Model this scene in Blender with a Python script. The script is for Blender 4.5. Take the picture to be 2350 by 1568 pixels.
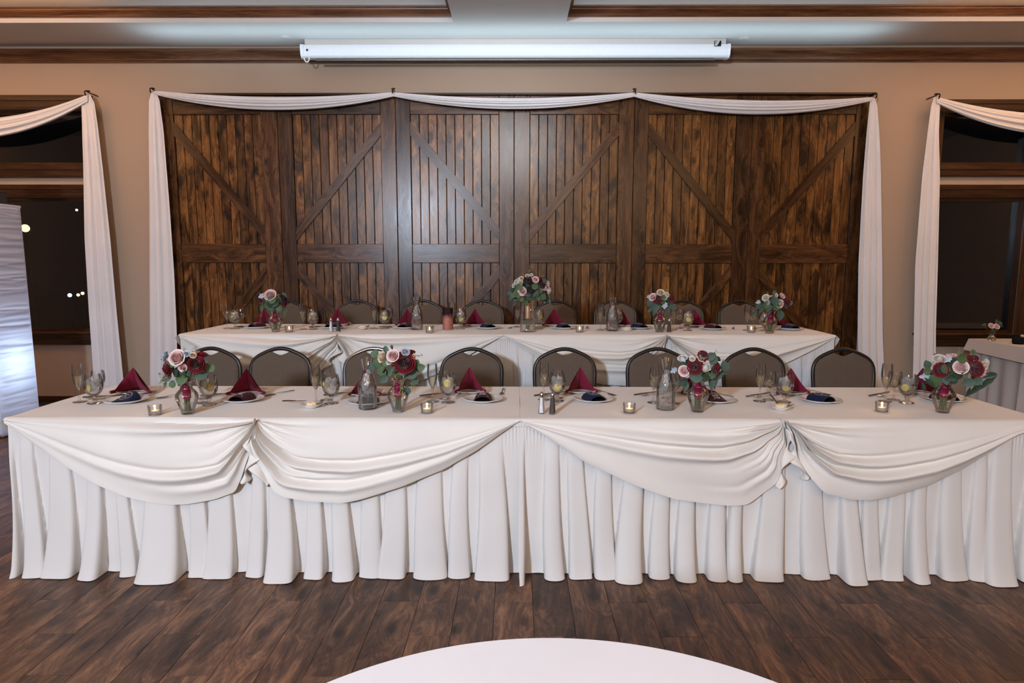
import bpy, math, random
import numpy as np
from mathutils import Vector, Matrix

for o in list(bpy.data.objects): bpy.data.objects.remove(o, do_unlink=True)
S = bpy.context.scene
C = S.collection
PI = math.pi

# ---------------------------------------------------------------- camera, light, exposure
cam_d = bpy.data.cameras.new('camera'); cam = bpy.data.objects.new('camera', cam_d); C.objects.link(cam)
cam_d.sensor_width = 36.0; cam_d.lens = 36.0*1443.1/2350.0; cam_d.clip_start = .05; cam_d.clip_end = 200
cam.location = (.039, -2.896, 1.479)
cam.rotation_euler = (PI/2 - .121, 0.0, 0.0)
cam.rotation_mode = 'XYZ'
cam.rotation_euler = (Matrix.Rotation(.0068, 3, 'Z') @ Matrix.Rotation(PI/2 - .121, 3, 'X') @ Matrix.Rotation(.001, 3, 'Z')).to_euler()
S.camera = cam

def area(name, loc, target, size, power, col, spread=PI):
    d = bpy.data.lights.new(name, 'AREA'); d.shape = 'DISK'; d.size = size; d.energy = power; d.color = col; d.spread = spread
    o = bpy.data.objects.new(name, d); C.objects.link(o); o.location = loc
    o.rotation_euler = (Vector(target) - Vector(loc)).to_track_quat('-Z', 'Y').to_euler(); return o
def spot(name, loc, target, power, col, ang, blend, rad=.05):
    d = bpy.data.lights.new(name, 'SPOT'); d.energy = power; d.color = col; d.spot_size = math.radians(ang); d.spot_blend = blend; d.shadow_soft_size = rad
    o = bpy.data.objects.new(name, d); C.objects.link(o); o.location = loc
    o.rotation_euler = (Vector(target) - Vector(loc)).to_track_quat('-Z', 'Y').to_euler(); return o
def point(name, loc, power, col, rad):
    d = bpy.data.lights.new(name, 'POINT'); d.energy = power; d.color = col; d.shadow_soft_size = rad
    o = bpy.data.objects.new(name, d); C.objects.link(o); o.location = loc; return o

W_ = bpy.data.worlds.new('night'); S.world = W_; W_.use_nodes = True
W_.node_tree.nodes['Background'].inputs[0].default_value = (.0015, .0014, .0016, 1)
W_.node_tree.nodes['Background'].inputs[1].default_value = 1.0

area('photo_flash', (-2.35, -6.2, 2.8), (.2, 1.6, 1.1), .50, 268, (.69, .82, 1.0), math.radians(150))
d = bpy.data.lights.new('ceiling_fill_strip', 'AREA'); d.shape = 'RECTANGLE'; d.size = 7.0; d.size_y = .06; d.energy = 10.5; d.color = (.62, .86, 1.0); d.spread = math.radians(165)  # added unseen strip, brightens the ceiling along the back wall
o = bpy.data.objects.new('ceiling_fill_strip', d); C.objects.link(o); o.location = (0, 3.33, 3.37); o.rotation_euler = (PI, 0, 0)
for x, sx_, p in ((-5.1, 3.0, 60), (5.1, 3.0, 60), (-1.9, 2.2, 9.0), (1.9, 2.2, 9.0)):   # cove strips that light the recessed trays
    d = bpy.data.lights.new('cove_light', 'AREA'); d.shape = 'RECTANGLE'; d.size = sx_; d.size_y = .5; d.energy = p; d.color = (1.0, .52, .25)
    o = bpy.data.objects.new('cove_light', d); C.objects.link(o); o.location = (x, 2.45, 3.69); o.rotation_euler = (PI, 0, 0)
for x, y, p in ((-5.0, 1.2, 20), (5.0, 1.2, 20), (-3.4, -4.2, 75), (3.4, -4.2, 75)):
    point('chandelier_light', (x, y, 3.2), p, (1.0, .55, .25), .30)
area('hall_light', (.8, -5.0, 3.5), (.4, 0, 0.5), 4.5, 112, (1.0, .72, .48))

area('upper_wall_fill', (0, .2, 3.45), (0, 3.7, 2.95), 1.2, 10, (.92, .95, 1.0), math.radians(70))  # added fill without a fixture, lifts the upper wall and scarves
S.view_settings.view_transform = 'Standard'; S.view_settings.look = 'None'
S.view_settings.gamma = 1.0; S.view_settings.use_curve_mapping = False
S.view_settings.exposure = 0.0
S.cycles.use_denoising = True
S.cycles.max_bounces = 10; S.cycles.diffuse_bounces = 4; S.cycles.glossy_bounces = 4
S.cycles.transmission_bounces = 8; S.cycles.transparent_max_bounces = 24
S.cycles.caustics_reflective = False; S.cycles.caustics_refractive = False
S.cycles.sample_clamp_indirect = 4.0
S.cycles.use_adaptive_sampling = True; S.cycles.adaptive_threshold = .02

# ---------------------------------------------------------------- materials
def srgb(r, g, b):
    f = lambda c: (c/255/12.92) if c/255 <= .04045 else ((c/255+.055)/1.055)**2.4
    return (f(r), f(g), f(b), 1)
class NT:
    def __init__(s, name):
        s.m = bpy.data.materials.new(name); s.m.use_nodes = True; s.t = s.m.node_tree; s.t.nodes.clear()
        s.out = s.n('ShaderNodeOutputMaterial')
    def n(s, typ, **kw):
        nd = s.t.nodes.new(typ)
        for k, v in kw.items(): setattr(nd, k, v)
        return nd
    def l(s, a, b): s.t.links.new(a, b)
    def setv(s, sock, v):
        if hasattr(v, 'is_linked') or isinstance(v, bpy.types.NodeSocket): s.l(v, sock)
        else: sock.default_value = v
    def math(s, op, a, b=None, c=None, clamp=False):
        nd = s.n('ShaderNodeMath', operation=op, use_clamp=clamp); s.setv(nd.inputs[0], a)
        if b is not None: s.setv(nd.inputs[1], b)
        if c is not None: s.setv(nd.inputs[2], c)
        return nd.outputs[0]
    def coord(s, rnd=True, scale=(1, 1, 1)):
        tc = s.n('ShaderNodeTexCoord'); v = tc.outputs['Object']
        if rnd:
            oi = s.n('ShaderNodeObjectInfo'); mul = s.n('ShaderNodeVectorMath', operation='MULTIPLY_ADD')
            s.l(oi.outputs['Random'], mul.inputs[0]); mul.inputs[1].default_value = (37, 91, 53); s.l(v, mul.inputs[2]); v = mul.outputs[0]
        mp = s.n('ShaderNodeMapping'); mp.inputs['Scale'].default_value = scale; s.l(v, mp.inputs[0]); return mp.outputs[0]
    def noise(s, vec, scale, detail=4, rough=.55, dist=0.0):
        nd = s.n('ShaderNodeTexNoise'); s.l(vec, nd.inputs['Vector']); nd.inputs['Scale'].default_value = scale
        nd.inputs['Detail'].default_value = detail; nd.inputs['Roughness'].default_value = rough; nd.inputs['Distortion'].default_value = dist
        return nd.outputs['Fac']
    def ramp(s, fac, stops):
        nd = s.n('ShaderNodeValToRGB'); e = nd.color_ramp.elements
        while len(e) < len(stops): e.new(.5)
        for i, (p, c) in enumerate(stops): e[i].position = p; e[i].color = c
        s.setv(nd.inputs[0], fac); return nd.outputs[0]
    def mix(s, fac, a, b, mode='MIX'):
        nd = s.n('ShaderNodeMix', data_type='RGBA', blend_type=mode); s.setv(nd.inputs['Factor'], fac)
        s.setv(nd.inputs['A'], a) if False else s.setv(nd.inputs[6], a); s.setv(nd.inputs[7], b); return nd.outputs[2]
    def bump(s, h, strength=.3, dist=.002):
        nd = s.n('ShaderNodeBump'); nd.inputs['Strength'].default_value = strength; nd.inputs['Distance'].default_value = dist
        s.l(h, nd.inputs['Height']); return nd.outputs[0]
    def pbr(s, col, rough=.5, metal=0, spec=.5, normal=None, **kw):
        b = s.n('ShaderNodeBsdfPrincipled'); s.setv(b.inputs['Base Color'], col); s.setv(b.inputs['Roughness'], rough)
        b.inputs['Metallic'].default_value = metal; b.inputs['Specular IOR Level'].default_value = spec
        if normal is not None: s.l(normal, b.inputs['Normal'])
        for k, v in kw.items(): s.setv(b.inputs[k], v)
        s.l(b.outputs[0], s.out.inputs[0]); return b

def m_plain(name, col, rough=.5, metal=0, spec=.5, var=.06, nscale=40, bump=.0):
    t = NT(name); v = t.coord(); n = t.noise(v, nscale, 3)
    lo = tuple(c*(1-var) for c in col[:3])+(1,); hi = tuple(min(1, c*(1+var)) for c in col[:3])+(1,)
    c = t.ramp(n, [(.3, lo), (.7, hi)])
    t.pbr(c, rough, metal, spec, t.bump(n, bump, .001) if bump else None); return t.m

def m_wood(name, dark, mid, light, axis='z', rough=.4, blotch=.5, knots=0, gs=26, spec=.5, tone=.35, st=.07, bth=(.34, .50), dist=.35):
    """axis = grain direction in object space; knots = strength of dark knots with swirled grain"""
    t = NT(name)
    sc = {'z': (1, 1, st), 'x': (st, 1, 1), 'y': (1, st, 1)}[axis]
    v = t.coord(True, sc); v2 = t.coord(True, tuple(.40 if k == st else 1 for k in sc))
    kn = None
    if knots:
        sp = t.n('ShaderNodeSeparateXYZ'); t.l(v2, sp.inputs[0]); cb = t.n('ShaderNodeCombineXYZ')
        t.l(sp.outputs[0], cb.inputs[0]); t.l(sp.outputs[{'z': 2, 'x': 2, 'y': 1}[axis]], cb.inputs[1])
        wob = t.n('ShaderNodeTexNoise'); wob.inputs['Scale'].default_value = 14; t.l(v2, wob.inputs['Vector'])
        ad = t.n('ShaderNodeVectorMath', operation='MULTIPLY_ADD'); t.l(wob.outputs['Color'], ad.inputs[0]); ad.inputs[1].default_value = (.035, .035, 0); t.l(cb.outputs[0], ad.inputs[2])
        vo = t.n('ShaderNodeTexVoronoi'); vo.voronoi_dimensions = '2D'; vo.inputs['Scale'].default_value = 5.0; vo.inputs['Randomness'].default_value = 1
        t.l(ad.outputs[0], vo.inputs['Vector']); kd = vo.outputs['Distance']
        kn = t.ramp(kd, [(.04, (1, 1, 1, 1)), (.10, (.45, .45, .45, 1)), (.19, (0, 0, 0, 1))])
        sw = t.ramp(kd, [(.0, (1, 1, 1, 1)), (.50, (0, 0, 0, 1))])
        add = t.n('ShaderNodeVectorMath', operation='MULTIPLY_ADD'); t.l(sw, add.inputs[0]); add.inputs[1].default_value = (.06, .06, .06); t.l(v, add.inputs[2]); v = add.outputs[0]
    g = t.noise(v, gs, 7, .66, dist); g2 = t.noise(v, gs*5.0, 4, .65)
    fine = t.math('MULTIPLY_ADD', g2, .34, t.math('MULTIPLY', g, .66))
    col = t.ramp(fine, [(.36, dark), (.49, mid), (.66, light)])
    bl = t.noise(v2, 4.2, 5, .68, 1.0)
    bm = t.ramp(bl, [(bth[0], (1, 1, 1, 1)), (bth[1], (0, 0, 0, 1))])
    col = t.mix(t.math('MULTIPLY', bm, blotch), col, tuple(c*.55 for c in dark[:3])+(1,))
    if kn is not None:
        col = t.mix(t.math('MULTIPLY', kn, knots), col, (.010, .0055, .003, 1))
    oi = t.n('ShaderNodeObjectInfo')
    val = t.math('MULTIPLY_ADD', oi.outputs['Random'], tone*2, 1-tone)
    hsv = t.n('ShaderNodeHueSaturation'); t.l(col, hsv.inputs['Color']); t.l(val, hsv.inputs['Value'])
    r = t.math('MULTIPLY_ADD', g, .20, rough-.1)
    t.pbr(hsv.outputs[0], r, 0, spec, t.bump(fine, .30, .0012)); return t.m

def m_cloth(name, col, weave=900, rough=.9, bump=.12, var=.03, sheen=.15):
    t = NT(name); v = t.coord(False)
    n = t.noise(v, weave, 2, .6); big = t.noise(v, 3.0, 3)
    c = t.ramp(big, [(.3, tuple(k*(1-var) for k in col[:3])+(1,)), (.7, tuple(min(1, k*(1+var)) for k in col[:3])+(1,))])
    b = t.pbr(c, rough, 0, .2, t.bump(n, bump, .0006)); b.inputs['Sheen Weight'].default_value = sheen; b.inputs['Sheen Roughness'].default_value = .5; return t.m

def m_thin_glass(name, tint=(.96, .97, .97, 1), edge=.55, ior=1.45):
    t = NT(name)
    tr = t.n('ShaderNodeBsdfTransparent'); fr = t.n('ShaderNodeFresnel'); fr.inputs['IOR'].default_value = ior
    lw = t.n('ShaderNodeLayerWeight'); lw.inputs['Blend'].default_value = .28
    col = t.mix(t.math('MULTIPLY', lw.outputs['Facing'], edge), tint, (.30, .30, .30, 1)); t.l(col, tr.inputs[0])
    gl = t.n('ShaderNodeBsdfGlossy'); gl.inputs['Roughness'].default_value = .03; gl.inputs['Color'].default_value = (1, 1, 1, 1)
    mx = t.n('ShaderNodeMixShader'); t.l(t.math('MINIMUM', t.math('MULTIPLY', fr.outputs[0], .9), .8), mx.inputs[0]); t.l(tr.outputs[0], mx.inputs[1]); t.l(gl.outputs[0], mx.inputs[2])
    t.l(mx.outputs[0], t.out.inputs[0]); return t.m
def m_glass(name, col=(1, 1, 1, 1), ior=1.45, rough=0.0):
    t = NT(name); g = t.n('ShaderNodeBsdfGlass'); g.inputs['Color'].default_value = col; g.inputs['IOR'].default_value = ior; g.inputs['Roughness'].default_value = rough
    t.l(g.outputs[0], t.out.inputs[0]); return t.m
def m_emit(name, col, s):
    t = NT(name); e = t.n('ShaderNodeEmission'); e.inputs[0].default_value = col; e.inputs[1].default_value = s; t.l(e.outputs[0], t.out.inputs[0]); return t.m

def m_wall(name, col, bump=.25):
    t = NT(name); v = t.coord(False); n = t.noise(v, 160, 4, .6); b = t.noise(v, 1.2, 2)
    c = t.ramp(b, [(.3, tuple(k*.97 for k in col[:3])+(1,)), (.7, tuple(k*1.03 for k in col[:3])+(1,))])
    t.pbr(c, .75, 0, .3, t.bump(n, bump, .001)); return t.m
def m_lattice(name):
    t = NT(name); tc = t.n('ShaderNodeTexCoord'); sp = t.n('ShaderNodeSeparateXYZ'); t.l(tc.outputs['Object'], sp.inputs[0])
    yz = t.math('ADD', sp.outputs[2], t.math('MULTIPLY', sp.outputs[1], .9))
    def lines(sign):
        u = t.math('MULTIPLY_ADD', yz, sign, sp.outputs[0]); f = t.math('FRACT', t.math('MULTIPLY', u, 74.0))
        return t.math('LESS_THAN', t.math('ABSOLUTE', t.math('SUBTRACT', f, .5)), .15)
    a = t.math('MAXIMUM', lines(1), lines(-1)); v = t.coord(False); n = t.noise(v, 500, 2)
    dots = t.math('MULTIPLY', lines(1), lines(-1))
    c = t.mix(a, (.045, .028, .020, 1), (.150, .105, .072, 1)); c = t.mix(dots, c, (.42, .34, .26, 1))
    c = t.mix(.35, c, t.ramp(n, [(.3, (.03, .02, .015, 1)), (.7, (.22, .17, .13, 1))]))
    t.pbr(c, .85, 0, .2, t.bump(n, .3, .001)); return t.m
def m_glitter():
    t = NT('glitter_ombre'); tc = t.n('ShaderNodeTexCoord'); sp = t.n('ShaderNodeSeparateXYZ'); t.l(tc.outputs['Object'], sp.inputs[0])
    v = t.coord(False); n = t.noise(v, 420, 2); nb = t.noise(v, 60, 2)
    h = t.math('ADD', sp.outputs[2], t.math('MULTIPLY_ADD', nb, .05, -.025))
    f = t.ramp(t.math('MULTIPLY', h, 5.0), [(.40, (1, 1, 1, 1)), (.62, (0, 0, 0, 1))])
    g = t.ramp(n, [(.40, (.30, .08, .07, 1)), (.60, (.75, .36, .30, 1))])
    c = t.mix(f, (.020, .003, .008, 1), g); t.pbr(c, t.ramp(n, [(.4, (.15, .15, .15, 1)), (.6, (.5, .5, .5, 1))]), 0.6, .5, t.bump(n, .8, .003)); return t.m
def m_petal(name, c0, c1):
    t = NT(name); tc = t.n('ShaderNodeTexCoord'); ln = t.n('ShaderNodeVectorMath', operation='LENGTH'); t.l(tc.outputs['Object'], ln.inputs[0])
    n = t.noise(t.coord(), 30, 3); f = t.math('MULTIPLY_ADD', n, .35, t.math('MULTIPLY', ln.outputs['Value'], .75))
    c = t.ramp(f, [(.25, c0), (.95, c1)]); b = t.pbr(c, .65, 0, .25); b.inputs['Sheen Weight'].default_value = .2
    return t.m

M = {}
M['ivory'] = m_cloth('ivory_tablecloth', (.80, .76, .71, 1))
M['skirt'] = m_cloth('ivory_skirting', (.72, .695, .67, 1))
M['whitecloth'] = m_cloth('white_tablecloth', (.90, .91, .96, 1))
M['sheer'] = m_cloth('white_voile', (.77, .77, .79, 1), 600, .95, .1)
M['greycloth'] = m_cloth('grey_white_cloth', (.50, .47, .45, 1), 600)
M['burg'] = m_cloth('burgundy_napkin', (.17, .008, .030, 1), 1200, .8, .2, .08, .1)
M['barn'] = m_wood('barn_board', (.030, .0115, .0034, 1), (.130, .052, .0140, 1), (.340, .150, .040, 1), 'z', .29, .90, .85, 20, .42, .42, .08, (.38, .50), .4)
M['barn_stile'] = m_wood('barn_stile', (.022, .009, .0036, 1), (.066, .026, .0090, 1), (.170, .074, .024, 1), 'z', .28, .6, .7, 22, .42, .38, .07, (.33, .46), .4)
M['barn_rail'] = m_wood('barn_rail', (.022, .009, .0036, 1), (.066, .026, .0090, 1), (.160, .070, .023, 1), 'x', .28, .6, .5, 22, .42, .3, .07, (.33, .46), .4)
M['casing'] = m_wood('stained_casing', (.018, .0075, .0030, 1), (.042, .0175, .0065, 1), (.085, .038, .014, 1), 'x', .33, .25, 0, 30, .4, .1)
M['casing_v'] = m_wood('stained_casing_upright', (.018, .0075, .0030, 1), (.042, .0175, .0065, 1), (.085, .038, .014, 1), 'z', .33, .25, 0, 30, .4, .1)
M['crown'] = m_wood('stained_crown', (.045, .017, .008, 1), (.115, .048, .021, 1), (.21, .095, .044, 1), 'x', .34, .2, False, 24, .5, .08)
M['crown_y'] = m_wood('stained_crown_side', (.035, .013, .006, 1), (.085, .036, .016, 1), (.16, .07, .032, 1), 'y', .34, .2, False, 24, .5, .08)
M['plank'] = m_wood('floor_plank', (.045, .022, .0150, 1), (.135, .066, .040, 1), (.330, .170, .088, 1), 'y', .42, .72, .75, 15, .30, .20, .15, (.36, .56), 1.4)
M['subfloor'] = m_plain('subfloor', (.012, .008, .006, 1), .8)
M['carpet'] = m_plain('dark_carpet', (.035, .030, .028, 1), .95, 0, .1, .4, 60, .4)
M['wall'] = m_wall('beige_paint', (.43, .335, .255, 1))
M['ceil'] = m_wall('ceiling_paint', (.68, .66, .64, 1), .2)
M['frame'] = m_plain('dark_bronze_frame', (.030, .026, .024, 1), .34, .45, .5, .1)
M['lattice'] = m_lattice('brown_lattice_fabric')
M['china'] = m_plain('white_china', (.78, .75, .72, 1), .12, 0, .5, .01)
M['steel'] = m_plain('stainless', (.55, .52, .48, 1), .22, 1, .5, .1, 60)
M['steel_dark'] = m_plain('worn_steel', (.18, .15, .13, 1), .30, 1, .5, .1, 60)
M['glass'] = m_thin_glass('clear_glass', (.99, .99, .99, 1), .18)
M['glass_thick'] = m_thin_glass('thick_clear_glass', (.985, .985, .985, 1), .22, 1.45)
def m_liquid(name, col, k, haze, hcol):
    t = NT(name); g = t.n('ShaderNodeBsdfGlass'); g.inputs['Color'].default_value = col; g.inputs['IOR'].default_value = 1.33; g.inputs['Roughness'].default_value = .02
    tr = t.n('ShaderNodeBsdfTransparent'); tr.inputs[0].default_value = col
    mx = t.n('ShaderNodeMixShader'); mx.inputs[0].default_value = k; t.l(tr.outputs[0], mx.inputs[1]); t.l(g.outputs[0], mx.inputs[2])
    d = t.n('ShaderNodeBsdfTranslucent'); d.inputs[0].default_value = hcol; d2 = t.n('ShaderNodeBsdfDiffuse'); d2.inputs[0].default_value = hcol
    a = t.n('ShaderNodeMixShader'); t.l(d.outputs[0], a.inputs[1]); t.l(d2.outputs[0], a.inputs[2])
    m2 = t.n('ShaderNodeMixShader'); m2.inputs[0].default_value = haze; t.l(mx.outputs[0], m2.inputs[1]); t.l(a.outputs[0], m2.inputs[2]); t.l(m2.outputs[0], t.out.inputs[0]); return t.m
M['water'] = m_liquid('water', (.99, .99, .98, 1), .12, .10, (.8, .8, .78, 1))
M['wine'] = m_liquid('sparkling_wine', (1.0, .95, .80, 1), .16, .14, (.85, .78, .60, 1))
M['ice'] = m_liquid('ice', (.98, .98, .98, 1), .14, .42, (.80, .80, .80, 1))
M['lemon'] = m_plain('lemon_flesh', (.80, .66, .22, 1), .45, 0, .4, .15, 120, .3)
M['lemonrind'] = m_plain('lemon_rind', (.80, .52, .03, 1), .4)
M['navy'] = m_cloth('navy_neoprene', (.006, .012, .040, 1), 1500, .7, .15, .05, .05)
M['burgneo'] = m_cloth('burgundy_neoprene', (.045, .005, .014, 1), 1500, .7, .15, .05, .05)
M['black'] = m_plain('matte_black', (.004, .004, .005, 1), .8, 0, .2)
M['blackgloss'] = m_plain('gloss_black', (.006, .006, .007, 1), .25, 0, .5)
M['print'] = m_plain('white_print', (.72, .72, .75, 1), .6)
M['ribbon'] = m_plain('burgundy_satin', (.22, .006, .045, 1), .22, .15, .7, .15, 30, .3)
M['gold'] = m_plain('rose_gold_twine', (.62, .36, .22, 1), .35, .5, .6, .25, 80, .5)
M['stem'] = m_plain('green_stem', (.10, .11, .035, 1), .5, 0, .4, .4, 60)
M['wax'] = m_plain('candle_wax', (.90, .55, .34, 1), .5, 0, .4, .05)
M['tin'] = m_plain('tealight_tin', (.70, .68, .65, 1), .3, .9)
M['flame'] = m_emit('candle_flame', (1.0, .60, .25, 1), 14)
M['salt'] = m_plain('white_salt', (.85, .85, .88, 1), .8)
M['pepper'] = m_plain('ground_pepper', (.10, .08, .07, 1), .8, 0, .3, .9, 900)
M['butter'] = m_plain('whipped_butter', (.85, .70, .42, 1), .5, 0, .4, .06, 90, .4)
M['herb'] = m_plain('rosemary', (.03, .06, .02, 1), .7)
M['leafA'] = m_plain('eucalyptus_leaf', (.085, .135, .060, 1), .6, 0, .3, .4, 30, .3)
M['leafB'] = m_plain('blue_green_leaf', (.075, .115, .088, 1), .6, 0, .3, .35, 30, .3)
M['leafC'] = m_plain('dark_leaf', (.030, .060, .035, 1), .5, 0, .4, .25, 60)
M['leafD'] = m_plain('dusty_miller_leaf', (.48, .56, .62, 1), .8, 0, .2, .12, 60)
M['seed'] = m_plain('seeded_sprig', (.26, .26, .11, 1), .7, 0, .3, .3, 60)
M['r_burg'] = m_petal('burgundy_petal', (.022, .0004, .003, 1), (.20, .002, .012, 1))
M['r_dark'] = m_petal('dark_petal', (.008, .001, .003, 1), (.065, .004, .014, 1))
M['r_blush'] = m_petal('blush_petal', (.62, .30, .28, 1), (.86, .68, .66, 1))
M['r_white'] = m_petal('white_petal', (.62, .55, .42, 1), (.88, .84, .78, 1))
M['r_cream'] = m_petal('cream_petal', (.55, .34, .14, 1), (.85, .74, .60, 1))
M['case'] = m_plain('white_enamel', (.72, .73, .78, 1), .35, 0, .5, .02)
M['glitter'] = m_glitter()
M['scrim'] = None

# ---------------------------------------------------------------- mesh helpers
class MB:
    def __init__(s): s.v = []; s.f = []; s.mi = []; s.cur = 0
    def add(s, v, f):
        b = len(s.v); s.v += [tuple(p) for p in v]; s.f += [tuple(i+b for i in q) for q in f]; s.mi += [s.cur]*len(f); return s
    def box(s, x0, x1, y0, y1, z0, z1, ch=0):
        if ch <= 0:
            v = [(x, y, z) for z in (z0, z1) for y in (y0, y1) for x in (x0, x1)]
            return s.add(v, [(0, 2, 3, 1), (4, 5, 7, 6), (0, 1, 5, 4), (2, 6, 7, 3), (0, 4, 6, 2), (1, 3, 7, 5)])
        c = ch; v = []
        for z, i in ((z0, c), (z0+c, 0), (z1-c, 0), (z1, c)):
            a0, a1, b0, b1 = x0+i, x1-i, y0+i, y1-i
            v += [(a0+c-i*1.0, b0, z), (a1-c+i, b0, z), (a1, b0+c-i, z), (a1, b1-c+i, z), (a1-c+i, b1, z), (a0+c-i, b1, z), (a0, b1-c+i, z), (a0, b0+c-i, z)]
        f = [tuple(range(7, -1, -1)), tuple(range(24, 32))]
        for k in range(3):
            for j in range(8): f.append((k*8+j, k*8+(j+1) % 8, k*8+8+(j+1) % 8, k*8+8+j))
        return s.add(v, f)
    def grid(s, fn, nu, nv, closeu=False):
        v = [fn(i/(nu if closeu else nu-1), j/(nv-1)) for j in range(nv) for i in range(nu)]
        f = []
        for j in range(nv-1):
            for i in range(nu if closeu else nu-1):
                a = j*nu+i; b = j*nu+(i+1) % nu; f.append((a, b, b+nu, a+nu))
        return s.add(v, f)
    def lathe(s, prof, n=24, cx=0, cy=0, cz=0):
        v = []; f = []; rows = []
        for r, z in prof:
            if r < 1e-6: rows.append([len(v)]); v.append((cx, cy, cz+z))
            else:
                rows.append(list(range(len(v), len(v)+n))); v += [(cx+r*math.cos(2*PI*k/n), cy+r*math.sin(2*PI*k/n), cz+z) for k in range(n)]
        for a, b in zip(rows, rows[1:]):
            for k in range(n):
                k2 = (k+1) % n
                if len(a) == 1 and len(b) == 1: continue
                if len(a) == 1: f.append((a[0], b[k2], b[k]))
                elif len(b) == 1: f.append((a[k], a[k2], b[0]))
                else: f.append((a[k], a[k2], b[k2], b[k]))
        return s.add(v, f)
    def tube(s, path, r, n=8, cap=True, flat=1.0):
        P = [Vector(p) for p in path]; R = r if isinstance(r, (list, tuple)) else [r]*len(P)
        v = []; prev = None
        for i, p in enumerate(P):
            t = (P[min(i+1, len(P)-1)] - P[max(i-1, 0)]).normalized()
            if prev is None:
                up = Vector((0, 0, 1)) if abs(t.z) < .9 else Vector((0, 1, 0)); a = t.cross(up).normalized()
            else: a = (prev - t*prev.dot(t)).normalized()
            prev = a; b = t.cross(a)
            for k in range(n):
                q = 2*PI*k/n; v.append(p + a*math.cos(q)*R[i] + b*math.sin(q)*R[i]*flat)
        f = []
        for i in range(len(P)-1):
            for k in range(n): f.append((i*n+k, i*n+(k+1) % n, (i+1)*n+(k+1) % n, (i+1)*n+k))
        if cap: f.append(tuple(range(n-1, -1, -1))); f.append(tuple(range((len(P)-1)*n, len(P)*n)))
        return s.add(v, f)
    def prism(s, prof, axis, a, b):
        """closed 2-D outline extruded along axis 'x' (prof = y,z), 'y' (x,z) or 'z' (x,y)"""
        n = len(prof)
        mk = {'x': lambda p, t: (t, p[0], p[1]), 'y': lambda p, t: (p[0], t, p[1]), 'z': lambda p, t: (p[0], p[1], t)}[axis]
        v = [mk(p, a) for p in prof] + [mk(p, b) for p in prof]
        f = [(i, (i+1) % n, n+(i+1) % n, n+i) for i in range(n)] + [tuple(range(n-1, -1, -1)), tuple(range(n, 2*n))]
        return s.add(v, f)
    def ball(s, c, r, n=8, m=6, sz=1.0):
        return s.lathe([(r*math.sin(PI*k/m), -r*sz*math.cos(PI*k/m)) for k in range(m+1)], n, *c)
    def mesh(s, name, mats, smooth=True):
        me = bpy.data.meshes.new(name); me.from_pydata(s.v, [], s.f)
        for m in (mats if isinstance(mats, list) else [mats]): me.materials.append(m)
        if any(s.mi): me.polygons.foreach_set('material_index', s.mi)
        me.update()
        import bmesh
        bm = bmesh.new(); bm.from_mesh(me); bmesh.ops.recalc_face_normals(bm, faces=bm.faces); bm.to_mesh(me); bm.free()
        if smooth:
            me.polygons.foreach_set('use_smooth', [True]*len(me.polygons))
            try: me.set_sharp_from_angle(angle=math.radians(38))
            except Exception: pass
        me.update(); return me

def put(name, me, parent=None, loc=(0, 0, 0), rot=(0, 0, 0), sc=(1, 1, 1), label=None, cat=None, group=None, kind=None):
    o = bpy.data.objects.new(name, me); C.objects.link(o); o.location = loc; o.rotation_euler = rot; o.scale = sc
    if parent is not None: o.parent = parent
    if label: o['label'] = label
    if cat: o['category'] = cat
    if group: o['group'] = group
    if kind: o['kind'] = kind
    return o
def thing(name, label, cat, loc=(0, 0, 0), rz=0, group=None):
    return put(name, None, None, loc, (0, 0, rz), label=label, cat=cat, group=group)
def clone(o, parent=None, **kw):
    c = o.copy(); C.objects.link(c)
    if parent is not None: c.parent = parent
    for k in list(o.children): clone(k, c)
    if 'loc' in kw: c.location = kw['loc']
    if 'rz' in kw: c.rotation_euler = (0, 0, kw['rz'])
    for k in ('label', 'group'):
        if k in kw: c[k] = kw[k]
    return c
class Proto:
    """first use returns the original, later uses a copy of the thing with its parts"""
    def __init__(s, root): s.root = root; s.used = False
    def at(s, loc, rz, label, group=None):
        if not s.used: o = s.root; s.used = True; o.location = loc; o.rotation_euler = (0, 0, rz)
        else: o = clone(s.root, loc=loc, rz=rz)
        o['label'] = label
        if group: o['group'] = group
        return o
def interp(pts, x):
    xs = [p[0] for p in pts]; ys = [p[1] for p in pts]; return float(np.interp(x, xs, ys))

# ---------------------------------------------------------------- room shell
YW = 3.75; ZC = 3.67; XL, XR, YB = -7.5, 7.5, -8.0
fl = MB(); fl.box(XL, XR, YB, YW+.1, -.12, -.012)
floor = put('floor', fl.mesh('floor', M['subfloor'], False), kind='structure')
rnd = random.Random(4)
PW, PST, X0 = .1685, .2573, -.0548; PL = 3*PST; G = .0007
full = {}
def plank(xa, xb, ya, yb):
    key = (round(xb-xa, 4), round(yb-ya, 4))
    if key not in full:
        w, l = xb-xa, yb-ya; full[key] = MB().box(-w/2+G, w/2-G, -l/2+G, l/2-G, -.011, 0, .0009).mesh('plank', M['plank'], False)
    put('plank', full[key], floor, ((xa+xb)/2, (ya+yb)/2, 0))
JY = -.017   # joint line seen under the skirt hem
for c in range(-21, 20):
    xa = X0 + c*PW; off = JY - ((c+1) % 3)*PST
    for k in range(-4, 2):
        ya = off + k*PL; yb = ya + PL
        if yb < -2.35 or ya > .12: continue
        plank(xa, xa+PW, ya, yb)
for c in range(-30, -13):
    xa = X0 + c*PW; off = JY - ((c+1) % 3)*PST
    for k in range(0 if c < -21 else 1, 5):
        ya = off + k*PL; yb = ya + PL
        if ya > 3.0 or (c >= -21 and ya < .1): continue
        plank(xa, xa+PW, ya, yb)
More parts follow.
